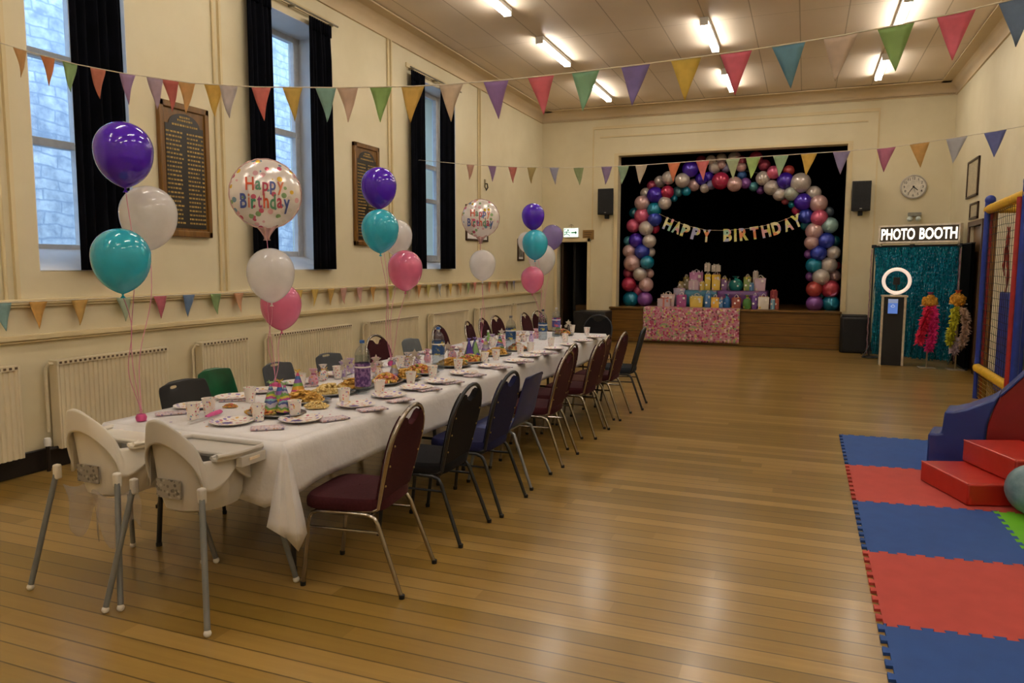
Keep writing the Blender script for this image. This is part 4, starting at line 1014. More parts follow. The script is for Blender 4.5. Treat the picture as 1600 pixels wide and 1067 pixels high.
bunting('pastel bunting pinned along the rail on the window wall',
        [(-60, 477), (0, 473), (100, 469), (200, 464), (300, 460), (400, 456), (500, 451), (600, 447), (700, 443), (810, 438)], lambda x, y: at(x, y, 'x', XL+.055),
        [(2, '#8fc4c4'), (60, '#ecb43a'), (125, '#e8b848'), (193, '#b8ccac'), (250, '#dc587c'), (295, '#4a80b8'), (337, '#8fb870'), (373, '#ecb080'), (420, '#e0c878'), (467, '#ecc858'), (492, '#ecc848'), (517, '#e8bc4a'), (537, '#ecb4a0'), (562, '#e8b0a4'), (583, '#e8ac38'), (610, '#d4bc48'), (640, '#e4c8b0'), (655, '#e89c38'), (670, '#d8c858'), (687, '#b8c0c4'), (704, '#e8c038'), (719, '#e8a848'), (732, '#a0b460'), (742, '#e08070'), (765, '#e89058'), (779, '#e8ac38'), (792, '#c06060'), (803, '#9090b4')], .15, .21,
        [(XL+.04, 2.6, 1.34), (XL+.04, 15.0, 1.34)])

# ---------------------------------------------------------------- balloon arch on the stage
ACOL = {'pearl': '#dcd0c6', 'pearlp': '#e4bcb8', 'pearlg': '#ccd2c0', 'pearlt': '#a8ccc6', 'pink': '#e86c90', 'pinkd': '#a84058', 'hot': '#c42f58', 'pinkc': '#c84658', 'coral': '#c85048', 'purple': '#4a24b8', 'purpleb': '#3448c0',
        'teal': '#1492b0', 'teald': '#1f7c88', 'tealp': '#62acb8', 'mauve': '#9a5cb0', 'lav': '#a8a4cc', 'blue': '#3a68a8', 'grey': '#66707c', 'dred': '#8a3038'}
ARCH = []
def zone(x0, y0, sc, items):
    for X, Y, R_, c in items: ARCH.append((x0+X/sc, y0+Y/sc, R_/sc, c))
zone(960, 230, 7.62, [(1035, 165, 62, 'pinkd'), (1150, 155, 58, 'pearl'), (1275, 135, 60, 'pearl'), (1420, 125, 62, 'pearl'), (1520, 160, 55, 'pinkd'), (905, 260, 92, 'purple'), (1195, 240, 68, 'pearl'), (1275, 210, 52, 'pearlp'), (1510, 235, 58, 'pearlp'),
  (1325, 250, 50, 'lav'), (645, 365, 75, 'pearl'), (540, 410, 65, 'pearl'), (450, 460, 60, 'pinkd'), (375, 550, 64, 'pearl'), (485, 570, 92, 'purple'), (630, 535, 74, 'hot'), (810, 395, 82, 'pearl'), (755, 530, 60, 'tealp'), (855, 525, 54, 'teal'), (710, 610, 38, 'teal'),
  (945, 450, 70, 'pearlp'), (1035, 378, 70, 'purple'), (1120, 352, 58, 'purple'), (1075, 490, 52, 'pearl'), (1155, 450, 54, 'lav'), (1265, 400, 98, 'hot'), (1430, 440, 84, 'pearlp'), (1560, 430, 62, 'mauve'), (1520, 335, 52, 'blue'), (600, 665, 74, 'pearl'),
  (330, 665, 86, 'pearlp'), (475, 745, 84, 'teal'), (240, 785, 62, 'teald'), (330, 815, 88, 'pink'), (480, 860, 80, 'purpleb'), (225, 935, 78, 'pink'), (375, 965, 82, 'pearl'), (480, 970, 55, 'hot')])
zone(1130, 230, 7.62, [(490, 215, 68, 'pinkd'), (600, 300, 74, 'pink'), (475, 370, 80, 'pearl'), (365, 470, 54, 'tealp'), (445, 510, 48, 'mauve'), (575, 480, 85, 'pearl'), (740, 400, 94, 'purple'), (780, 280, 62, 'coral'), (670, 560, 74, 'pearl'), (815, 550, 82, 'pearlg'),
  (740, 640, 42, 'pink'), (825, 680, 48, 'teal'), (920, 425, 112, 'pearl'), (875, 750, 54, 'hot'), (950, 650, 98, 'purple'), (1075, 550, 84, 'pearl'), (1135, 670, 98, 'pearlp'), (985, 820, 84, 'purpleb'), (1250, 775, 64, 'grey'), (1145, 840, 92, 'pink'), (990, 930, 64, 'teald'),
  (1270, 930, 90, 'pearlt'), (1085, 1000, 96, 'pearlp'), (150, 120, 58, 'pearlp'), (390, 125, 74, 'pinkd')])
zone(960, 370, 8.89, [(300, 50, 96, 'purple'), (195, 60, 66, 'tealp'), (485, 60, 90, 'pearl'), (205, 200, 86, 'pearlp'), (385, 205, 100, 'purpleb'), (500, 215, 66, 'pearl'), (245, 365, 110, 'pearlp'), (455, 355, 92, 'teal'), (200, 500, 74, 'pink'), (355, 520, 92, 'pearl'), (480, 510, 66, 'pearlp'),
  (200, 660, 96, 'hot'), (440, 665, 96, 'pearlp'), (330, 740, 74, 'pink'), (225, 865, 104, 'teal'), (425, 865, 100, 'mauve'), (350, 300, 48, 'hot')])
zone(1230, 370, 8.89, [(340, 80, 94, 'pearlp'), (545, 50, 104, 'purpleb'), (660, 60, 74, 'teald'), (305, 240, 64, 'mauve'), (435, 225, 104, 'purpleb'), (645, 220, 88, 'pearl'), (370, 395, 104, 'teal'), (580, 390, 104, 'pearl'), (695, 400, 52, 'dred'), (330, 550, 68, 'mauve'), (470, 560, 110, 'pearl'), (655, 545, 82, 'pearlp'),
  (375, 725, 104, 'coral'), (600, 725, 118, 'pinkc'), (480, 810, 44, 'tealp'), (380, 925, 108, 'mauve'), (605, 925, 110, 'teal')])
YA = 16.28
arch = thing('balloon_arch', 'tall balloon arch in pearl, pink, teal and purple standing on the stage', 'balloon arch', (-1.5, YA, SZ0))
cname = {'pearl': 'pearl white', 'pearlp': 'pearl pink', 'pearlg': 'pearl green', 'pearlt': 'pearl teal', 'pink': 'pink', 'pinkd': 'dusky pink', 'hot': 'hot pink', 'pinkc': 'deep pink', 'coral': 'coral', 'purple': 'purple', 'purpleb': 'blue purple', 'teal': 'teal', 'teald': 'dark teal', 'tealp': 'pale teal', 'mauve': 'mauve', 'lav': 'lavender', 'blue': 'blue', 'grey': 'grey', 'dred': 'dark red'}
unit = {}
rnd = random.Random(2)
for k, (px, py, R_, c) in enumerate(ARCH):
    big = R_ > 9.5
    p = at(px, py, 'y', YA+(-.1 if big else .08)+rnd.uniform(-.05, .05)); r = 1.07*R_/FPX*depth(p)
    if c not in unit:
        b = MB(m_balloon(ACOL[c], 0, .22, .3)); b.lathe([(.0004, -1.16), (.07, -1.15), (.05, -1.1), (.12, -1.05)]+[(q[0], q[1]*.99 if q[1] > 0 else q[1]*.76) for q in bprof(1.0, 18)][1:], n=24)
        o = b.build('balloon'); unit[c] = o
    else: o = unit[c].copy(); COL.objects.link(o)
    o.parent = arch; o.location = p-V(arch.location); o.scale = (r, r, r); o['label'] = cname[c]+' balloon'
    o.rotation_euler = (rnd.uniform(.9, 1.5)*-1, 0, rnd.uniform(-.5, .5))
b = MB(mat('#303030', .5, .5)); fp = []
for q in [(996, 482), (996, 430), (1000, 370), (1020, 320), (1060, 282), (1110, 268), (1160, 266), (1215, 276), (1255, 305), (1280, 345), (1288, 400), (1290, 484)]: fp.append(at(*q, 'y', YA+.14)-V(arch.location))
b.tube(fp, .014); b.box(fp[0]+V((0, 0, -.0)), (.3, .3, .012)); b.box(fp[-1], (.3, .3, .012)); b.build('support_frame', arch)
# letter banner
BANM = m_dots('pastel_letter_card', '#d8d08a', ['#e08a58', '#c8c060', '#9ac0a8', '#d8a0a0', '#a8a8c8', '#e0d8a8'], 9, .9, .5)
YBN = 16.05
ban = thing('letter_banner', 'string of pastel card letters reading HAPPY BIRTHDAY inside the balloon arch', 'banner', (-1.4, YBN, 2.2))
LT = [('H', 1044, 350), ('A', 1058, 355.5), ('P', 1071, 360.5), ('P', 1087, 365), ('Y', 1104, 368.5), ('B', 1137, 367.5), ('I', 1149, 367.5), ('R', 1162, 366), ('T', 1179, 364), ('H', 1197, 361), ('D', 1213, 356.5), ('A', 1231, 351), ('Y', 1245, 345)]
bo = V(ban.location)
MB(mat('#b8a890', .7)).tube([at(x, y, 'y', YBN)-bo for x, y in ((1030, 334), (1044, 341), (1071, 352), (1104, 359.5), (1137, 360), (1179, 356), (1213, 348), (1250, 334))], .004, 6).build('cord', ban)
for k, (ch, px, py) in enumerate(LT):
    p = at(px, py, 'y', YBN)-bo; nx = LT[min(k+1, 12)]; pv = LT[max(k-1, 0)]; a = -math.atan2(nx[2]-pv[2], nx[1]-pv[1])
    b = MB(BANM); w_ = .05 if ch == 'I' else .17; ca, sa = math.cos(a), math.sin(a)
    put_text(b, ch, lambda x, y: (p.x+x*ca-y*sa, p.y-.004+.0, p.z+x*sa+y*ca), w_, .26, .05)
    b.build('letter', ban, f'letter {ch} in mottled pastel card', solid=.006, smooth=False)
# patterned cloth hung from the stage edge
n = NT('bright_spotted_paper'); n.set(.6); vo = n.new('ShaderNodeTexVoronoi', i_Scale=26.0); n.link(n.obj(), vo.inputs['Vector']); sc = n.new('ShaderNodeSeparateColor'); n.link(vo.outputs['Color'], sc.inputs[0])
cc = n.ramp(sc.outputs[0], [(0, '#c0708a'), (.3, '#b03f68'), (.5, '#c8b868'), (.66, '#8fa878'), (.8, '#e0c0c0'), (.9, '#7a3a50')], 'CONSTANT'); n.col(n.mix(n.math('LESS_THAN', vo.outputs['Distance'], .62), '#c08a94', cc)); SPOT = n.m
p0, p1 = at(1005, 483, 'y', YB-.2), at(1156, 485, 'y', YB-.2)
def hang(u, v):
    x = p0.x+(p1.x-p0.x)*u
    if v < .3: return (x, YB+.35-(.53)*v/.3, .756)
    f = (v-.3)/.7; return (x, YB-.18-.012*math.sin(min(1, f*6)*PI/2)-.008*math.sin(u*14)*f, .752-.70*f)
tag(MB(SPOT).grid(hang, 40, 20).build('patterned_cloth', solid=.004), 'bright spotted pink cloth hanging down over the stage front', 'cloth')
# presents
def bagm(c, c2, sc=14): return m_dots('gift_wrap_'+c[1:], c, [c2, c, '#e8e0d8', c2], sc, .33, .35)
def gift(kind, x0, x1, y0, y1, Y, c, c2, label):
    """photo box x0..x1, y0..y1 for the present standing at distance Y"""
    a, b_ = at(x0, y1, 'y', Y), at(x1, y0, 'y', Y); w_ = abs(b_.x-a.x); h = abs(b_.z-a.z); return (kind, (a.x+b_.x)/2, w_, h, Y, c, c2, label)
def make_gift(g, z):
    kind, x, w_, h, Y, c, c2, label = g; d = min(.24, max(.1, w_*.6)); m = bagm(c, c2); G_ = 'presents piled on the stage'
    if kind == 'bag':
        t = thing('gift_bag', label, 'gift bag', (x, Y, z), random.uniform(-.12, .12), G_); hb = h*.86
        b = MB(m); q = .46
        vs = [(-w_*q, -d*q, 0), (w_*q, -d*q, 0), (w_*q, d*q, 0), (-w_*q, d*q, 0), (-w_/2, -d/2, hb), (w_/2, -d/2, hb), (w_/2, d/2*.8, hb), (-w_/2, d/2*.8, hb), (0, 0, 0)]
        vs += [(-w_*.47, -d*.47, hb*.5), (w_*.47, -d*.47, hb*.5), (w_*.4, 0, hb*.5), (-w_*.4, 0, hb*.5)]
        b.add(vs[:8], [(3, 2, 1, 0), (0, 1, 5, 4), (1, 2, 6, 5), (2, 3, 7, 6), (3, 0, 4, 7)]); b.build('paper_bag', t, solid=.003)
        tm = mat(c2, .8); b = MB(tm); rnd = random.Random(int(x*100)+int(h*1000))
        for k in range(6):
            cx_ = (-.35+.14*k)*w_; hh = h-hb; b.add([(cx_-.08*w_, -d*.25, hb-.03), (cx_+.1*w_, -d*.25, hb-.03), (cx_+rnd.uniform(-.05, .08)*w_, rnd.uniform(-.1, .1)*d, hb+hh*rnd.uniform(.5, 1)), (cx_+.1*w_, d*.3, hb-.03), (cx_-.08*w_, d*.3, hb-.03)], [(0, 1, 2), (1, 3, 2), (3, 4, 2), (4, 0, 2)])
        b.build('tissue_paper', t, smooth=False)
        for s_ in (-1, 1): MB(mat('#d8d0c8', .6)).tube([(-w_*.2, s_*d*.42, hb*.95), (-w_*.16, s_*d*.45, hb+.04), (0, s_*d*.45, hb+.065), (w_*.16, s_*d*.45, hb+.04), (w_*.2, s_*d*.42, hb*.95)], .004, 6).build('handle', t)
        MB(mat('#efe7dc', .6)).b2(w_*.12, w_*.34, -d*.5-.004, -d*.5-.0, hb*.68, hb*.86).build('gift_tag', t)
    elif kind == 'box':
        t = thing('gift_box', label, 'gift box', (x, Y, z), random.uniform(-.1, .1), G_)
        MB(m).b2(-w_/2, w_/2, -d/2, d/2, 0, h).build('wrapped_box', t, bevel=.004)
        rm = mat(c2, .3, .2); b = MB(rm); e = .004; rw = w_*.07
        b.b2(-rw, rw, -d/2-e, d/2+e, -.0+.002, h+e); b.b2(-w_/2-e, w_/2+e, -rw, rw, .002, h+e); b.build('ribbon_band', t)
        b = MB(rm)
        for s_ in (-1, 1): b.tube([(0, 0, h+e), (s_*.3*w_, -.01, h+.03), (s_*.34*w_, 0, h+.012), (s_*.1*w_, .01, h+e)], .008, 6)
        b.ball((0, 0, h+.01), .014, 8); b.build('bow', t)
    else:
        t = thing('wrapped_present', label, 'wrapped present', (x, Y, z), 0, G_); r = w_/2
        MB(m).lathe([(.001, 0), (r*.8, .0), (r, h*.2), (r*1.02, h*.45), (r*.8, h*.68), (r*.25, h*.78), (r*.2, h*.82), (r*.6, h), (r*.5, h), (.001, h*.84)], n=18, sy=.8).build('wrapped_bundle', t)
        MB(mat(c2, .4)).lathe([(r*.27, h*.76), (r*.3, h*.8), (r*.24, h*.84)], n=14, cap=False).tube([(r*.25, 0, h*.8), (r*.6, -r*.3, h*.74), (r*.5, -r*.4, h*.68)], .006, 6).build('ribbon_tie', t)
YR0, YR1, YR2 = 16.0, 16.36, 16.72
z0 = SZ0
# draped stands behind the front row
ra, rb = at(1076, 453, 'y', 16.5), at(1203, 453, 'y', 16.5); zr = ra.z
for nm, xa, xb, c, c2, lb, zz, ya, yb_ in (('draped_stand', at(1123, 450, 'y', 16.4).x, at(1199, 450, 'y', 16.4).x, '#5a2a6a', '#7a3a60', 'purple draped stand holding the upper row of presents, towards the clock side', zr, 16.22, 17.0),
                                 ('draped_stand', at(1072, 450, 'y', 16.4).x, at(1121, 450, 'y', 16.4).x, '#2f6a80', '#8a7a90', 'blue grey draped stand holding the tallest presents', zr, 16.22, 17.0),
                                 ('draped_stand', at(1046, 460, 'y', 16.4).x, at(1070, 460, 'y', 16.4).x, '#6a6470', '#8a5a70', 'low grey draped stand at the doorway end of the presents', at(1050, 461, 'y', 16.4).z, 16.3, 16.9)):
    t = thing(nm, lb, 'display stand', ((xa+xb)/2, (ya+yb_)/2, z0), 0, 'draped stands among the presents'); hw = (xb-xa)/2; hd = (yb_-ya)/2; H = zz-z0
    dm = bagm(c, c2, 6)
    MB(dm).b2(-hw, hw, -hd, hd, H-.012, H).build('covered_top', t)
    def skirt(u, v):
        a = u*4; s_ = int(a) % 4; f = a-int(a)
        P4 = [(-hw, -hd), (hw, -hd), (hw, hd), (-hw, hd)]; A_, B_ = P4[s_], P4[(s_+1) % 4]; e = 1+.02*v*math.sin(u*60)
        return ((A_[0]+(B_[0]-A_[0])*f)*e, (A_[1]+(B_[1]-A_[1])*f)*e, H-.004-(H-.01)*v)
    MB(dm).grid(skirt, 64, 4, closeu=True).build('drape_skirt', t, solid=.004)
LOW = [('box', 1028, 1048, 467, 479.5, '#b8a8b0', '#c87a6a', 'small pale box at the doorway end of the presents, front row'), ('bag', 1033, 1055, 457, 479, '#b09a9a', '#c8a890', 'pinkish grey bag just behind the small pale box'),
       ('bag', 1057, 1073, 458, 479.5, '#8a2f6a', '#c84a7a', 'magenta bag in the front row beside the pale bags'), ('bag', 1078, 1099, 460, 480, '#c8a838', '#e0d8c0', 'yellow and white bag in the front row under the tall pink bag'),
       ('bag', 1101, 1111, 454, 479.5, '#2f5f90', '#4a80a8', 'narrow blue bag in the front row'), ('bag', 1111, 1124, 462, 481, '#d0a028', '#c87a3a', 'orange yellow bag in the front row, next to the narrow blue bag'),
       ('bag', 1124, 1130, 466, 481, '#3a6a9a', '#a8c0d0', 'tiny blue bag between the orange yellow bag and the round blue bundle'), ('bag', 1175, 1184, 459, 482, '#5a2a78', '#8a58a0', 'dark purple bag between the green bundle and the white bag'), ('bundle', 1129, 1142, 458, 480, '#1f5f98', '#2f90b0', 'round blue cellophane bundle in the front row'), ('bag', 1143, 1158, 462, 481, '#8a3a28', '#b86a30', 'red and orange bag in the front row, next to the round blue bundle'),
       ('bundle', 1160, 1175, 461, 482, '#4a7a38', '#c8b040', 'green and yellow wrapped bundle in the front row'), ('bag', 1184, 1202, 461, 482.5, '#cfc3b4', '#c8a040', 'white bag with yellow marks near the clock end of the presents'),
       ('box', 1204, 1211, 468, 482.5, '#6a9ab0', '#d0d8d8', 'small light blue box at the clock end of the presents'), ('box', 1211, 1217, 467, 482.5, '#a04a3a', '#c87a60', 'small red box last at the clock end of the presents')]
for g_ in LOW: make_gift(gift(*g_[:5], YR0+(.1 if 'behind' in g_[7] else 0), *g_[5:]), z0+.008)
UP = [('box', 1094, 1101, 440, 452, '#c8a83a', '#e0d0a0', 'small yellow box between the pink bag and the slim yellow bag', 16.42), ('bag', 1137, 1143, 436, 452, '#a890a0', '#c8b048', 'small mauve bag between the purple bag and the teal bundle', 16.75), ('box', 1060, 1068, 441, 452, '#8a7a50', '#b8a060', 'small olive box beside the dull olive bag, upper row', 16.62),
      ('bag', 1068, 1077, 430, 452, '#6a5a30', '#a8903a', 'dull olive bag at the doorway end of the upper row', 16.7), ('bag', 1077, 1099, 421, 452, '#b87aa0', '#d8b8c8', 'tall pink bag in the upper row of presents', 16.75), ('box', 1076, 1092, 438, 452, '#c0a0ac', '#d8c8c8', 'pale pink box in front of the tall pink bag', 16.4),
      ('bag', 1101, 1111, 424, 452, '#c8a828', '#d8c8a0', 'slim yellow bag in the upper row, under a small white bag', 16.6), ('bag', 1112, 1126, 424, 452, '#d0a830', '#d8a8a0', 'wider yellow bag in the upper row, next to the slim yellow bag', 16.6),
      ('bag', 1127, 1137, 431, 452, '#6a4070', '#c8b038', 'purple and yellow bag in the upper row, next to the yellow bags', 16.6), ('bundle', 1139, 1161, 430, 452, '#0f6a64', '#3a9a8a', 'dotted teal bundle in the upper row', 16.6),
      ('bag', 1162, 1174, 429, 453, '#7a8a40', '#c8a848', 'green and gold bag in the upper row, next to the teal bundle', 16.6), ('box', 1171, 1178, 442, 453, '#4a78a8', '#8ab0c8', 'small blue box in the upper row, before the pale bags', 16.38),
      ('box', 1176, 1185, 424, 453, '#b8a898', '#d8d0c8', 'tall narrow pearl box in the upper row', 16.75), ('bag', 1179, 1197, 431, 454, '#bfa0ac', '#d8c8a0', 'pink bag with a star at the clock end of the upper row', 16.5),
      ('bag', 1053, 1071, 449, 461, '#9a90a0', '#c08a98', 'grey pink bag on the low stand', 16.45), ('box', 1203, 1215, 455, 468, '#8a3038', '#b05a50', 'dark red box behind the small boxes at the clock end', 16.5)]
for g_ in UP:
    lb = g_[7]; z = zr
    if 'low stand' in lb: z = at(1050, 461, 'y', 16.4).z
    if 'dark red' in lb: z = z0; g_ = g_[:4]+(482,)+g_[5:]
    make_gift(gift(*g_[:5], g_[8], *g_[5:8]), z+.003)
for x0, x1, y0, y1, X, lb in ((1101, 1110, 412, 424, 16.6, 'small white bag on top of the slim yellow bag'), (1112, 1126, 414.5, 424.5, 16.6, 'cream box on top of the wider yellow bag')):
    g_ = gift('box', x0, x1, y0, y1, X, '#c8bcb0', '#a8a090', lb); a = at(x0, y1, 'y', X); make_gift(g_, max(a.z, zr))

# ---------------------------------------------------------------- speakers, clock, signs
SPK = mat('#101012', .5, 0, .1, 30, bump=.1)
n = NT('speaker_grille'); n.set(.6, .3); vo = n.new('ShaderNodeTexVoronoi', i_Scale=90.0); n.link(n.obj(), vo.inputs['Vector']); n.col(n.ramp(vo.outputs['Distance'], [(.2, '#050505'), (.6, '#1c1c1e')])); GRIL = n.m
def wall_speaker(px0, py0, px1, py1, label):
    a, b_ = at(px0, py0, 'y', YB-.2), at(px1, py1, 'y', YB-.2); w_ = b_.x-a.x; h = a.z-b_.z
    t = thing('wall_loudspeaker', label, 'loudspeaker', ((a.x+b_.x)/2, YB-.2, b_.z), 0, 'black loudspeakers beside the stage opening')
    MB(SPK).prism([(-w_/2, 0, 0), (w_/2, 0, 0), (w_*.36, .19, 0), (-w_*.36, .19, 0)], (0, 0, h)).build('cabinet', t, bevel=.008)
    MB(GRIL).b2(-w_/2+.012, w_/2-.012, -.012, -.001, .02, h-.02).build('front_grille', t, bevel=.004)
    MB(mat('#b0aca0', .4, .5)).b2(-.02, .02, -.016, -.012, .035, .05).build('badge', t)
    MB(BLACK).b2(-.04, .04, .1, .2, -.08, 0).build('wall_bracket', t, bevel=.004)
wall_speaker(934, 295, 958, 335, 'black loudspeaker on the wall between the dark doorway and the stage')
wall_speaker(1332, 283, 1360, 329, 'black loudspeaker on the wall between the stage and the clock')
p = at(1427, 292, 'y', YB); t = thing('wall_clock', 'round white wall clock with black hands above the photo booth sign', 'clock', p)
RX = Matrix.Rotation(PI/2, 3, 'X')
MB(mat('#b8b0a4', .4, .2)).lathe([(.001, 0), (.215, 0), (.225, .02), (.22, .045), (.2, .05), (.196, .035), (.001, .035)], n=40, M=RX).build('case', t)
MB(mat('#e0d8c8', .5)).lathe([(.001, .036), (.196, .036), (.196, .037), (.001, .037)], n=40, M=RX).build('dial', t)
b = MB(BLACK)
for k in range(1, 13):
    a = PI/2-k*PI/6; put_text(b, str(k), lambda x, y: (x, -.0385, y), None, .045, .01, .155*math.cos(a), .155*math.sin(a))
b.build('numerals', t, smooth=False)
for a, l, w_, nm in ((math.radians(-125), .13, .016, 'minute_hand'), (math.radians(-42), .1, .02, 'hour_hand'), (math.radians(-75), .12, .006, 'second_hand')):
    c, s = math.cos(a), math.sin(a); MB(BLACK).prism([(-.02*c-w_/2*s*-1, -.042, -.02*s-w_/2*c), (l*c+w_/4*s, -.042, l*s-w_/4*c), (l*c-w_/4*s, -.042, l*s+w_/4*c), (-.02*c-w_/2*s, -.042, -.02*s+w_/2*c)], (0, -.002, 0)).build(nm, t)
MB(BLACK).lathe([(.001, .04), (.014, .04), (.014, .048), (.001, .048)], n=14, M=RX).build('hub', t)
a, b_ = at(881, 357, 'y', YB-.06), at(903, 370, 'y', YB-.06); w_ = b_.x-a.x; h = a.z-b_.z
t = thing('exit_sign', 'lit green and white running man exit sign above the dark doorway', 'exit sign', ((a.x+b_.x)/2, YB, b_.z))
MB(WHITE).b2(-w_/2-.015, w_/2+.015, -.055, 0, -.015, h+.015).build('housing', t, bevel=.006); MB(emit('#d8f0e0', 1.6)).b2(-w_/2, w_/2, -.06, -.055, 0, h).build('lit_panel', t)
b = MB(mat('#0f6a44', .4)); y = -.0625; cx, cy = -w_*.26, h*.5
b.b2(w_*.02, w_*.3, y, -.06, h*.42, h*.58); b.prism([(w_*.3, y, h*.25), (w_*.44, y, h*.5), (w_*.3, y, h*.75)], (0, .0025, 0)); b.b2(-w_*.47, -w_*.44, y, -.06, h*.1, h*.9); b.b2(-w_*.44, -w_*.36, y, -.06, h*.82, h*.9)
b.build('arrow_and_door', t, smooth=False); b = MB(mat('#0f6a44', .4)); b.lathe([(.001, 0), (.02, 0), (.02, .0025), (.001, .0025)], (cx+.02, -.06, h*.8), 12, M=RX)
for p_, q_ in (((0, .66), (-.02, .38)), ((-.02, .38), (.05, .22)), ((.05, .22), (.05, .08)), ((-.02, .38), (-.07, .2)), ((0, .62), (.07, .5)), ((0, .62), (-.06, .52))): b.tube([(cx+p_[0], -.061, p_[1]*h), (cx+q_[0], -.061, q_[1]*h)], .009, 6)
b.build('running_figure', t); MB(CHROME).tube([(0, -.03, h+.015), (0, -.03, h+.09), (-.06, -.03, h+.05), (0, -.03, h+.09), (.06, -.03, h+.05)], .006, 6).build('hanger', t)
a, b_ = at(911, 359.5, 'y', YB), at(928, 374, 'y', YB); t = thing('notice_plaque', 'small brown plaque on the wall at the stage side of the exit sign', 'plaque', ((a.x+b_.x)/2, YB, b_.z))
w_ = b_.x-a.x; h = a.z-b_.z; MB(m_wood('brown_plaque', '#7a5a28', '#95713a', .5, 0)).b2(-w_/2, w_/2, -.02, 0, 0, h).build('board', t, bevel=.004)
b = MB(mat('#4a3418', .6))
for k in range(3): b.b2(-w_*.36, w_*(.36-.1*k), -.022, -.02, h*(.7-.22*k), h*(.76-.22*k))
b.build('lettering_lines', t)
p = at(1428, 342, 'y', YB-.08); t = thing('emergency_light', 'twin lamp emergency light on the wall just above the photo booth sign', 'emergency light', (p.x, YB, p.z))
MB(mat('#8f8d80', .4)).b2(-.1, .12, -.09, 0, .05, .12).build('battery_box', t, bevel=.008)
for s_ in (-.07, .07): MB(mat('#d8e0d8', .2)).lathe([(.001, 0), (.05, .0), (.04, .04), (.02, .06), (.001, .06)], (s_, -.1, 0), 16, M=RX).build('lamp_head', t)
t = thing('floor_loudspeaker', 'large black loudspeaker cabinet on the floor between the doorway and the stage', 'loudspeaker', (-4.02, 14.75, 0))
MB(SPK).b2(-.33, .33, -.3, .3, .02, .7).build('cabinet', t, bevel=.015); MB(GRIL).b2(-.3, .3, -.315, -.3, .06, .66).build('front_grille', t, bevel=.005); MB(CHROME).tube([(-.1, -.33, .42), (0, -.345, .425), (.1, -.33, .42)], .006).build('handle', t)
for sx in (-1, 1):
    for sy in (-1, 1): MB(BLACK).b2(sx*.27-.03, sx*.27+.03, sy*.24-.03, sy*.24+.03, 0, .025).build('foot', t)
t = thing('floor_loudspeaker', 'black rounded loudspeaker on the floor at the clock end of the stage', 'loudspeaker', (.91, 15.45, 0))
MB(SPK).prism([(-.26, -.2, 0), (-.2, -.26, 0), (.2, -.26, 0), (.26, -.2, 0), (.22, .2, 0), (-.22, .2, 0)], (0, 0, .68)).build('cabinet', t, bevel=.03); MB(GRIL).b2(-.2, .2, -.275, -.262, .05, .64).build('front_grille', t, bevel=.01); MB(BLACK).b2(-.22, .22, -.2, .16, .68, .71).build('top_cap', t, bevel=.012)
t = thing('cable_reel', 'dark cable lying on the floor beside the photo booth curtain foot', 'cable', (1.15, 14.5, 0)); MB(BLACK).tube([(.12*math.cos(a*.5)*(.7+.03*a), .1*math.sin(a*.5)*(.7+.03*a), .012+.002*(a % 6)) for a in range(30)], .009, 6).build('coil', t)

# ---------------------------------------------------------------- photo booth
A0, A1 = V((1.13, 14.75, 0)), V((2.345, 14.08, 0)); ub = (A1-A0).normalized(); nb = V((ub.y, -ub.x, 0)); Lb = (A1-A0).length; rb_ = math.atan2(ub.y, ub.x)
def bp(px, py): p = at_plane(px, py, A0, A1); return p
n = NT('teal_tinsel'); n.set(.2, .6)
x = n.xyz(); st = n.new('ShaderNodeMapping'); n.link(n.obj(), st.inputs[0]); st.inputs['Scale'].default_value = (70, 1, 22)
ns = n.noise(1.0, st.outputs[0], 2); n.col(n.ramp(ns, [(.3, '#085470'), (.46, '#1090a8'), (.56, '#2ab4c8'), (.61, '#2a60b0'), (.68, '#d0f8ff')])); n.bump(n.noise(1.4, st.outputs[0], 2), 1.0, .05); TINS = n.m  # palest cyan stop paints sparkling glints into the tinsel colour
ztop = bp(1430, 384).z
t = thing('tinsel_backdrop', 'shiny teal tinsel curtain hung on a stand as photo booth backdrop', 'photo backdrop', A0, rb_)
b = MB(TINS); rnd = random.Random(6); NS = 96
for k in range(NS):
    xx = .04+(Lb-.08)*k/(NS-1); ph = rnd.random()*6; am = rnd.uniform(.008, .03); zb = rnd.uniform(.03, .08); rows = 22; tw = rnd.uniform(.4, 1.3); wd = .011; vs = []
    for r in range(rows+1):
        z = ztop-.02-(ztop-.02-zb)*r/rows; a = ph+tw*r; q = am*math.sin(r*.5+ph)-.02*math.sin(k*.55)-.01
        vs += [(xx-wd*math.cos(a*.6)*.9, q-wd*math.sin(a), z), (xx+wd*math.cos(a*.6)*.9, q+wd*math.sin(a), z)]
    b.add(vs, [(2*r, 2*r+1, 2*r+3, 2*r+2) for r in range(rows)])
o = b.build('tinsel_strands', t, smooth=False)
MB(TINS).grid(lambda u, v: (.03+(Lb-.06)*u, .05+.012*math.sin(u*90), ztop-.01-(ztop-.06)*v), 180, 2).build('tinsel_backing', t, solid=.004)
MB(BLACK).tube([(-.03, .02, ztop), (Lb+.03, .02, ztop)], .016).build('crossbar', t)
for xx in (-.01, Lb): 
    MB(DARKTUBE).tube([(xx, .02, .0), (xx, .02, ztop+.03)], .014).build('upright', t)
    b = MB(DARKTUBE)
    for a in (.5, 2.6, 4.7): b.tube([(xx, .02, .2), (xx+.22*math.cos(a)*(1 if xx < 1 else .1), .02+.22*math.sin(a), .012)], .009)
    b.build('tripod_foot', t)
for xx in (-.01, Lb*.46, Lb): MB(BLACK).b2(xx-.035, xx+.035, -.01, .04, ztop-.03, ztop+.03).build('clamp', t, bevel=.006)
PKT = mat('#b890a0', .35, .5, .3, 90)
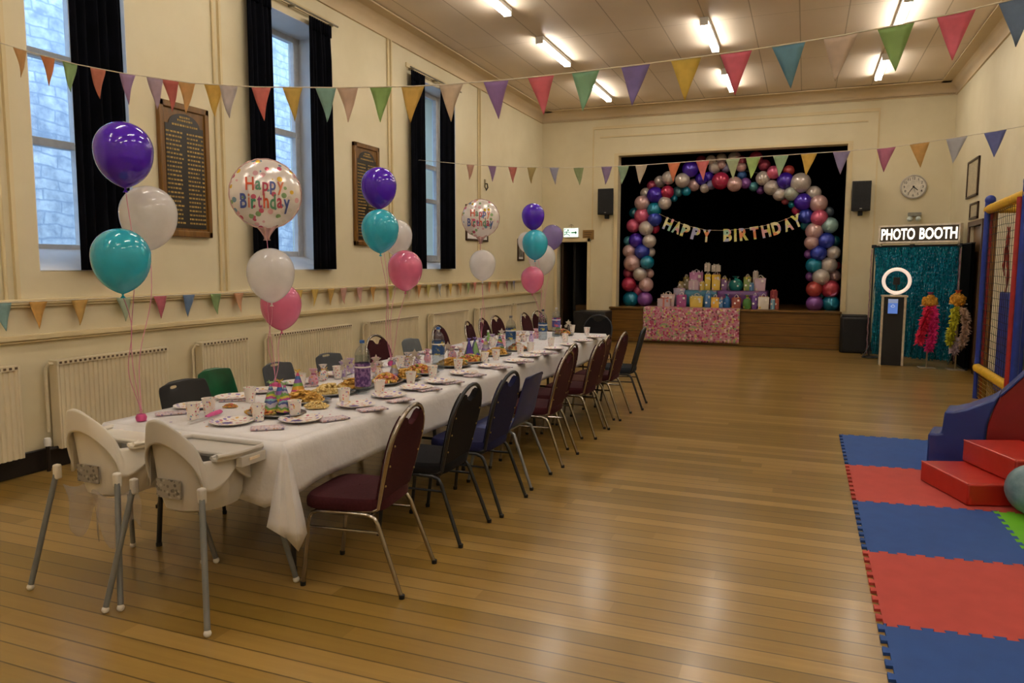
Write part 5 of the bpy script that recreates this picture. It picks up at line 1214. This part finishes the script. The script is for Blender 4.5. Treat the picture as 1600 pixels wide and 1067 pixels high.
for xx in (-.035, Lb+.02): MB(PKT).tube([(xx+.006*math.sin(k*1.9), -.01, ztop-.05-(ztop-.1)*k/30) for k in range(31)], .01, 6).build('pink_tinsel_trim', t, 'pale pink tinsel strip down the edge')
# light box sign
sa, sb = bp(1374, 379.5), bp(1504, 348.5); s0, s1 = bp(1374, 352), bp(1504, 378)
xl = (sa-A0).dot(ub); xr_ = (sb-A0).dot(ub); zb, zt = bp(1440, 379.5).z, bp(1440, 350.5).z; W_ = xr_-xl; H_ = zt-zb
t = thing('lightbox_sign', 'white framed lit sign reading PHOTO BOOTH above the tinsel curtain', 'sign', A0+ub*((xl+xr_)/2)+V((0, 0, zb)), rb_)
fw = .03; b = MB(mat('#e8dcc8', .4)); b.b2(-W_/2, W_/2, -.06, .06, 0, fw); b.b2(-W_/2, W_/2, -.06, .06, H_-fw, H_); b.b2(-W_/2, -W_/2+fw, -.06, .06, 0, H_); b.b2(W_/2-fw, W_/2, -.06, .06, 0, H_); b.build('frame', t, bevel=.004)
MB(mat('#4a3f30', .5)).b2(-W_/2+fw, W_/2-fw, -.045, .05, fw, H_-fw).build('dark_panel', t)
b = MB(emit('#fff6e0', 2.2)); ip = W_-.1
put_text(b, 'PHOTO', lambda x, y: (x, -.048, y), ip*.46, H_*.62, .022, -ip*.27, H_*.5); put_text(b, 'BOOTH', lambda x, y: (x, -.048, y), ip*.48, H_*.62, .022, ip*.26, H_*.5)
b.build('lit_lettering', t, 'glowing white letters PHOTO BOOTH', smooth=False)
for xx in (-W_/2+.03, W_/2-.03): MB(mat('#cfc0a6', .5)).b2(xx-.012, xx+.012, -.01, .03, ztop-zb-.0, 0.004).build('sign_leg', t)
# ring light plinth
a, b_, c_ = at(1373, 571, 'z', 0), at(1412, 573, 'z', 0), at(1424, 568, 'z', 0)
pw_ = math.hypot(b_.x-a.x, b_.y-a.y); ph_ = at(1392, 462, 'y', 13.53).z; pd = .32
t = thing('photo_booth_plinth', 'black plinth with white edges carrying the ring light', 'plinth', (a.x+pw_/2, 13.53, 0), -.03)
MB(BLACK).b2(-pw_/2+.01, pw_/2-.01, .01, pd, 0, ph_-.02).build('black_body', t)
EDGE = mat('#c8b8a0', .4)
for xx in (-pw_/2, pw_/2-.035): MB(EDGE).b2(xx, xx+.035, -.004, .03, 0, ph_-.0).build('white_edge', t, 'white corner strip', bevel=.003)
MB(EDGE).b2(-pw_/2, pw_/2+.02, -.01, pd+.01, ph_-.02, ph_+.004).build('top_plate', t, bevel=.003)
p, q = at(1388, 467, 'y', 13.52)-V((a.x+pw_/2, 13.53, 0)), at(1402, 490, 'y', 13.52)-V((a.x+pw_/2, 13.53, 0))
s_ = thing('tablet_screen', 'small lit blue tablet on the front of the black plinth', 'tablet', (a.x+pw_/2+(p.x+q.x)/2, 13.515, q.z), -.03); w_ = q.x-p.x; h = p.z-q.z
MB(BLACK).b2(-w_/2-.01, w_/2+.01, -.008, .012, -.012, h+.012).build('casing', s_, bevel=.005); MB(emit('#5a80d0', .55)).b2(-w_/2, w_/2, -.012, -.008, 0, h*.72).build('blue_screen', s_); MB(emit('#8a9ac0', .5)).b2(-w_/2, w_/2, -.012, -.008, h*.72, h).build('grey_header', s_)
MB(emit('#c8d4f0', .6)).tube([(-.03, -.0125, h*.5), (0, -.0125, h*.62), (.03, -.0125, h*.5), (.012, -.0125, h*.44), (-.012, -.0125, h*.44), (-.03, -.0125, h*.5)], .004, 5).build('screen_icon', s_)
rc = at(1401, 439, 'y', 13.62); rr = 18.3/FPX*depth(rc)
t = thing('ring_light', 'white ring light standing on top of the black plinth', 'ring light', rc, -.1)
MB(emit('#ffe9d8', .55)).tube([(rr*math.cos(k*PI/24), 0, rr*math.sin(k*PI/24)) for k in range(48)], .028, 10, True).build('ring_tube', t)
MB(BLACK).b2(-.05, .05, .0, .04, -.06, .06).tube([(0, .03, -.05), (0, .03, -rr)], .01).build('camera_mount', t, bevel=.006); zz = ph_+.004-rc.z
MB(WHITE).tube([(0, 0, -rr-.02), (0, 0, zz+.01)], .016).lathe([(.001, zz), (.09, zz), (.09, zz+.012), (.001, zz+.014)], n=20).build('stem', t)
# prop stands with heads and boas
def featherboa(path, r, m, sd):
    r *= 1.3; rnd = random.Random(sd); b = MB(m); pts = [V(p) for p in path]
    b.tube(pts, r*.45, 6)
    for k in range(520):
        f = rnd.random()*(len(pts)-1); i = int(f); c = pts[i].lerp(pts[min(i+1, len(pts)-1)], f-i)
        d = V((rnd.gauss(0, 1), rnd.gauss(0, 1), rnd.gauss(-.3, .8))).normalized(); l = r*rnd.uniform(.8, 1.5); s = d.orthogonal().normalized()*r*.16
        b.add([c-s, c+s, c+d*l*.6+s*1.4+V((0, 0, -.004)), c+d*l+V((0, 0, -.012)), c+d*l*.6-s*1.4], [(0, 1, 2, 3, 4)])
    return b
FEA = lambda c: mat(c, .9, 0, .2, 30)
WIG = mat('#c08a20', .8, 0, .2, 60, bump=.4, bscale=80)
def prop_stand(px, py, zh, wig_dx, boas, label):
    f = at(px, py, 'z', 0); t = thing('prop_stand', label, 'prop stand', (f.x, f.y, 0), 0, 'photo booth prop stands')
    MB(mat('#a89a84', .4, .4)).b2(-.12, .12, -.1, .1, 0, .015).build('foot_plate', t, bevel=.004); MB(mat('#a08a6a', .4, .4)).tube([(0, 0, .01), (0, 0, zh)], .012).build('pole', t)
    MB(mat('#c8b8a8', .5)).tube([(-.14, 0, zh-.06), (.14, 0, zh-.06)], .009).build('arm', t)
    w_ = thing('curly_wig', 'mustard curly wig with a '+('small tiara band' if wig_dx == 0 else 'pink flower')+(', on the stand with the pink boas' if wig_dx == 0 else ', on the stand with the yellow boa'), 'wig', (f.x+wig_dx, f.y, zh), 0, 'mustard wigs on the prop stands')
    b = MB(WIG); rnd = random.Random(int(px)); b.ball((0, 0, .0), .1, 14, .9)
    for k in range(60):
        d = V((rnd.gauss(0, 1), rnd.gauss(0, 1), rnd.gauss(0, .9))).normalized(); b.ball(d*.095, rnd.uniform(.02, .034), 6)
    b.build('curls', w_); MB(mat('#8a3a6a' if wig_dx == 0 else '#b04a30', .5)).lathe([(.02, .1), (.03, .12), (.05, .155), (.012, .13)], n=10, cap=False).build('hair_band', w_)
    for path, r, c, lb, sd in boas:
        o = featherboa(path, r, FEA(c), sd).build('feather_boa', smooth=False); o.location = (f.x, f.y, 0); tag(o, lb, 'feather boa', 'feather boas on the prop stands')
z1 = .98
prop_stand(1447, 575, 1.06, 0, [([(-.01, -.06, z1), (-.06, -.07, .8), (-.09, -.06, .6), (-.13, -.06, .42)], .055, '#d81f48', 'crimson feather boa hanging on the nearer prop stand', 1), ([(.04, -.06, z1), (.06, -.06, .8), (.06, -.06, .55), (.02, -.06, .32)], .055, '#e0287c', 'hot pink feather boa hanging on the nearer prop stand', 2)], 'slim prop stand with pink feather boas before the tinsel curtain')
prop_stand(1492, 578, 1.1, -.02, [([(-.05, -.06, .98), (-.06, -.07, .8), (-.1, -.07, .6), (-.1, -.06, .42)], .05, '#b8b41f', 'lime yellow feather boa on the stand by the black screen', 3), ([(.05, -.06, .98), (.1, -.06, .8), (.1, -.06, .6), (.06, -.06, .38)], .05, '#c8a890', 'cream pink feather boa on the stand by the black screen', 4), ([(-.03, -.03, .5), (-.03, -.03, .3)], .05, '#c0a8b0', 'pale pink feather boa end under the yellow boa', 5)], 'slim prop stand with yellow and cream feather boas, at the edge of the tinsel curtain')
t = thing('folding_screen', 'black folding screen standing between the tinsel curtain and the side wall', 'screen', (2.37, 14.05, 0))
MB(BLACKCLOTH).b2(-.0, .05, -.75, 0, .02, ztop-.0).build('screen_panel', t, bevel=.004); MB(BLACK).b2(-.005, .055, -.76, .01, 0, .03).b2(-.005, .055, -.76, .01, ztop, ztop+.02).build('screen_frame', t, bevel=.003)

# ---------------------------------------------------------------- foam play mats
def m_foam(c): 
    n = NT('eva_foam_'+c[1:]); n.set(.7, spec=.25); l = lin(c); n.col(n.ramp(n.noise(8, None, 4), [(.3, tuple(q*.88 for q in l[:3])+(1,)), (.7, l)])); n.bump(n.noise(260), .3, .002); return n.m
FB, FRD, FG = m_foam('#2f5296'), m_foam('#b84a44'), m_foam('#66b424')
YJ = [7.64, 6.47, 5.47, 4.5, 3.57, 2.6, 1.65]; MX0, MX1, MX2 = .39, 1.235, 2.05
def jy(y, x): return y+(x-MX0)*.115*(1 if y < 7 else .45)
def edge(A, B, nrm, side, teeth, fr=.022):
    pts = []
    for k in range(teeth):
        for f, on_ in ((.12, 0), (.08, 1), (.62, 1), (.58, 0)) if True else ():
            q = (k+f+.0)/teeth if f in (.12, .62) else (k+f)/teeth
        a, b_, c_, d = (k+.1)/teeth, (k+.04)/teeth, (k+.56)/teeth, (k+.5)/teeth
        for q, o_ in ((a, 0), (b_, 1), (c_, 1), (d, 0)): p = A.lerp(B, q); pts.append(p+nrm*(fr*o_*side))
    return pts
def tile(x0, x1, ya, yb, m, label, sl=1):
    c = [V((x0, jy(ya, x0), 0)), V((x0, jy(yb, x0), 0)), V((x1, jy(yb, x1), 0)), V((x1, jy(ya, x1), 0))]
    ctr = (c[0]+c[1]+c[2]+c[3])/4; t = thing('foam_play_mat', label, 'play mat', ctr, 0, 'interlocking foam play mats')
    out = []
    T = 9
    sides = [(c[0], c[1], V((-1, 0, 0)), 1), (c[1], c[2], V((0, -1, 0)), 1), (c[2], c[3], V((1, 0, 0)), 0), (c[3], c[0], V((0, 1, 0)), 0)]
    for A, B, nn, mode in sides:
        out.append(A)
        for k in range(T):
            for q, o_ in (((k+.14)/T, 0), ((k+.08)/T, 1), ((k+.6)/T, 1), ((k+.54)/T, 0)):
                if mode == 1: f = o_
                else: q = q+(.0); f = -(1-o_)*0
                p = A.lerp(B, min(.998, q)); out.append(p+nn*(.024*f if mode == 1 else 0))
    if True:
        # notches where the neighbour's teeth come in: on the far and right sides
        o2 = []
        for A, B, nn, mode in sides:
            o2.append(A)
            for k in range(T):
                if mode == 1: seq = (((k+.16)/T, 0), ((k+.1)/T, 1), ((k+.62)/T, 1), ((k+.56)/T, 0))
                else: seq = (((1-(T-k-.56+.0)/T), 0), ((1-(T-k-.38)/T), 0))
                if mode == 1:
                    for q, o_ in seq: o2.append(A.lerp(B, q)+nn*.026*o_)
                else:
                    for q, o_ in (((k+.41)/T, 0), ((k+.35)/T, -1), ((k+.93)/T, -1), ((k+.87)/T, 0)): o2.append(A.lerp(B, q)+nn*.026*o_)
        out = o2
    b = MB(m); b.prism([p-ctr for p in out], (0, 0, .014)); b.build('foam_sheet', t, smooth=False)
    return t
seq = [FB, FRD, FB, FRD, FB, FRD]; nm = ['blue', 'red', 'blue', 'red', 'blue', 'red']
lbs = ['blue foam mat farthest from the camera, its corner pointing at the stage', 'red foam mat beside the lowest red soft step', 'blue foam mat between the two red ones, touching the green mat', 'red foam mat nearer the camera, between two blue ones', 'blue foam mat nearest the camera']
for k in range(5): tile(MX0, MX1, YJ[k], YJ[k+1], seq[k], lbs[k])
for k, (m, lb) in enumerate(((FG, 'green foam mat under the blue soft slide, farthest from the camera'), (FRD, 'red foam mat hidden under the soft steps'), (FG, 'bright green foam mat under the ball'))): tile(MX1, MX2, YJ[k], YJ[k+1], m, lb)

# ---------------------------------------------------------------- soft play steps, slide and ball
def m_vinyl(c): 
    n = NT('padded_vinyl_'+c[1:]); n.set(.38, coat=.15); l = lin(c); n.col(n.ramp(n.noise(5), [(.3, tuple(q*.86 for q in l[:3])+(1,)), (.7, l)])); n.bump(n.noise(9, None, 3), .12, .02); return n.m
VR, VB, VDR = m_vinyl('#b02314'), m_vinyl('#1f3580'), m_vinyl('#7a1016')
ZM = .014
Sx = at(1437, 750, 'z', ZM); Ex = at(1511, 791, 'z', ZM); vdir = (Ex-Sx).normalized(); udir = V((-vdir.y, vdir.x, 0)); WS = (Ex-Sx).length; rs = math.atan2(udir.y, udir.x)
hs = at(1437, 716, 'x', Sx.x).z-ZM; st_d = .3
st = at_plane(1492, 681, Sx+udir*st_d, Ex+udir*st_d); h2 = st.z-ZM
t = thing('soft_play_steps', 'red padded vinyl steps beside the blue slide, on the foam mats', 'soft play steps', (Sx.x, Sx.y, ZM), rs)
def soft(x0, x1, z0_, z1_, m, name): return MB(m).b2(x0, x1, -WS, 0, z0_, z1_).build(name, t, bevel=.014)
soft(0, .62, 0, hs, VR, 'bottom_step'); soft(st_d, .72, hs, h2, VR, 'middle_step')
MB(VR).b2(.622, .72, -WS, 0, 0, hs).build('support_block', t, bevel=.012)
PIPE = mat('#c8483a', .35)
for x_, z_ in ((0.004, hs-.004), (st_d+.004, h2-.004)): MB(PIPE).tube([(x_, -WS+.008, z_), (x_, -.008, z_)], .006, 6).build('piped_seam', t)
# slide: a block with a stepped then sweeping top line, behind the steps
SU = V((.97, -.24, 0)).normalized(); SP = V((.97, 6.62, ZM)); SP = at_plane(1449, 712, SP, SP+SU); SP.z = ZM; rsl = math.atan2(SU.y, SU.x)
def sp(px, py): p = at_plane(px, py, SP, SP+SU); return ((p-SP).dot(SU), p.z-ZM)
prof = [sp(1450, 677), sp(1462, 678), sp(1471, 677), sp(1472, 668), sp(1474, 655), sp(1476, 642.5), sp(1490, 643), sp(1510, 639), sp(1530, 632), sp(1550, 624.5), sp(1565, 616), sp(1580, 603), sp(1600, 585), sp(1625, 568)]
u_a = prof[0][0]; u_e = prof[-1][0]; us, zs_ = sp(1563, 617)
t = thing('soft_play_slide', 'blue padded soft slide with a sweeping top edge, behind the red steps', 'soft play slide', SP, rsl)
DS = .34
blue = [q for q in prof if q[0] < us]; red = [q for q in prof if q[0] >= us]
curve = [(us, zs_), (us-.04, zs_-.12), (us-.07, zs_-.24), (us-.085, .0)]
MB(VB).prism([(u, .003, z) for u, z in [(u_a, 0)]+blue+curve], (0, DS, 0)).build('blue_section', t, bevel=.016, ang=50)
MB(VDR).prism([(u, .005, z-.012) for u, z in [(us+.002, zs_)]+red]+[(u_e+.2, .005, red[-1][1]+.03), (u_e+.2, .005, 0)]+[(u+.003, .005, max(0, z)) for u, z in curve[::-1][:-1]], (0, DS-.02, 0)).build('red_section', t, bevel=.012, ang=50)
tv = [(us, zs_)]+red+[(u_e+.2, red[-1][1]+.042)]
MB(VB).prism([(u, -.004, z+.004) for u, z in tv]+[(u, -.004, z-.02) for u, z in tv[::-1]], (0, DS+.004, 0)).build('blue_top_edge', t, bevel=.008, ang=50)
p = at(1597, 776, 'y', 5.62); rbq = .165
n = NT('marbled_ball_rubber'); n.set(.3); n.col(n.ramp(n.noise(6, None, 5, .7), [(.3, '#4a7078'), (.6, '#7f98a0'), (.8, '#6a9a80')])); n.bump(n.noise(30), .2, .01)
t = thing('play_ball', 'grey blue mottled ball beside the red steps on the green mat', 'ball', (1.43, 5.56, ZM+rbq)); MB(n.m).ball((0, 0, 0), rbq, 32).build('ball_shell', t); MB(BLACK).lathe([(.001, rbq-.001), (.008, rbq), (.001, rbq+.001)], n=8).build('valve', t)

# ---------------------------------------------------------------- soft play frame by the side wall
PBL, PRD, PYL = mat('#1a3490', .45, 0, .1), mat('#a01c16', .5, 0, .1), mat('#d8a814', .5, 0, .1, 30, bump=.2, bscale=60)
t = thing('play_tower', 'tall soft play climbing frame with blue, red and yellow padded posts and netting', 'play frame', (2.05, 9.5, 0))
def post(x, y, z1_, r, m, nme, lb): 
    b = MB(m); k = int(z1_/.1); b.tube([(x-2.05, y-9.5, z1_*i/k) for i in range(k+1)], [r*(1-.02*(i % 3 == 0)) for i in range(k+1)], 14); return b.build(nme, t, lb)
def cap(x, y, z, r): MB(PBL).ball((x-2.05, y-9.5, z), r, 14).build('post_cap', t)
def xat(px, y): return at(px, 450, 'y', y).x
XA, XB = xat(1535.5, 10.5), xat(1594, 8.7)
post(XA, 10.5, 2.42, .034, PBL, 'post', 'blue padded post'); cap(XA+.02, 10.5, 2.41, .06); post(XB, 8.7, 2.45, .036, PBL, 'post', 'blue padded post'); cap(XB+.02, 8.7, 2.45, .06)
post(xat(1542, 10.5), 10.5, 2.3, .03, PRD, 'post', 'red padded post'); post(xat(1585, 8.75), 8.75, 2.3, .032, PRD, 'post', 'red padded post'); post(xat(1548, 10.46), 10.46, 2.3, .022, mat('#8a5a18', .6), 'post', 'brown padded post')
post(2.38, 10.5, 2.4, .034, PBL, 'post', 'blue padded post'); post(2.38, 8.7, 2.4, .034, PBL, 'post', 'blue padded post')
def bar(p, q, r, m, lb):
    p, q = V(p), V(q); k = 16; o_ = V((2.05, 9.5, 0)); MB(m).tube([p.lerp(q, i/k)-o_ for i in range(k+1)], [r*(1-.05*(i % 2)) for i in range(k+1)], 14).build('crossbar', t, lb)
bar((XA+.02, 10.55, 2.3), (XB+.02, 8.6, 2.33), .058, PYL, 'yellow padded bar'); bar((XA, 10.5, .38), (XB, 8.7, .38), .055, PYL, 'yellow padded bar'); bar((XA, 10.5, 2.3), (2.38, 10.5, 2.3), .05, PYL, 'yellow padded bar'); bar((2.38, 10.5, 2.2), (2.38, 8.7, 2.24), .045, PBL, 'blue padded bar')
b = MB(mat('#14120f', .7)); o_ = V((2.05, 9.5, 0))
def nx_(y): return XA+(XB-XA)*(10.5-y)/1.8+.01
for k in range(19):
    y = 8.76+k*(10.44-8.76)/18; b.tube([V((nx_(y), y, .42+1.84*j/6))-o_+V((0, .004*math.sin(j+k), 0)) for j in range(7)], .0032, 4)
for k in range(23):
    z = .44+k*1.8/22; b.tube([V((nx_(8.74+1.72*j/6), 8.74+1.72*j/6, z+.006*math.sin(j*2+k)))-o_ for j in range(7)], .0032, 4)
b.build('netting', t, 'black netting')
b = MB(mat('#8a6a14', .7))
for k in range(22): y = 8.76+k*(10.46-8.76)/21; b.tube([V((nx_(y), y, .02))-o_, V((nx_(y), y, .36))-o_], .004, 4)
for k in range(7): z = .03+k*.05; b.tube([V((nx_(8.74), 8.74, z))-o_, V((nx_(10.46), 10.46, z))-o_], .004, 4)
b.build('lower_netting', t, 'mustard netting')
for px, py, q, ln, sw in ((1576, 385, 2.3, .8, .05), (1570, 420, 2.28, .6, -.06)):
    pp = at(px, py, 'x', q); b = MB(mat('#a03024', .8, 0, .2)); rnd = random.Random(px)
    b.tube([(0, 0, 0)]+[(0, sw*math.sin(k*.7)+rnd.uniform(-.02, .02), -ln*k/9) for k in range(1, 10)], [.005, .01, .018, .012, .02, .016, .012, .016, .01, .004], 6)
    o = b.build('red_streamer'); o.location = (q, pp.y, 2.1); tag(o, 'ragged red streamer hanging inside the play frame, '+('nearer' if ln > .7 else 'farther')+' one of two', 'streamer', 'red streamers in the play frame')
a, b_ = at(1562, 470, 'x', 2.33), at(1588, 567, 'x', 2.33)
t = thing('padded_crash_mat', 'dark blue padded mat standing behind the netting of the play frame', 'padded mat', (2.36, (a.y+b_.y)/2, 0)); hw = abs(a.y-b_.y)/2
MB(PBL).b2(-.04, .04, -hw, hw, .03, 1.3).build('pad', t, bevel=.02); MB(BLACK).b2(-.035, .035, -hw+.02, hw-.02, 0, .035).build('base_strip', t)
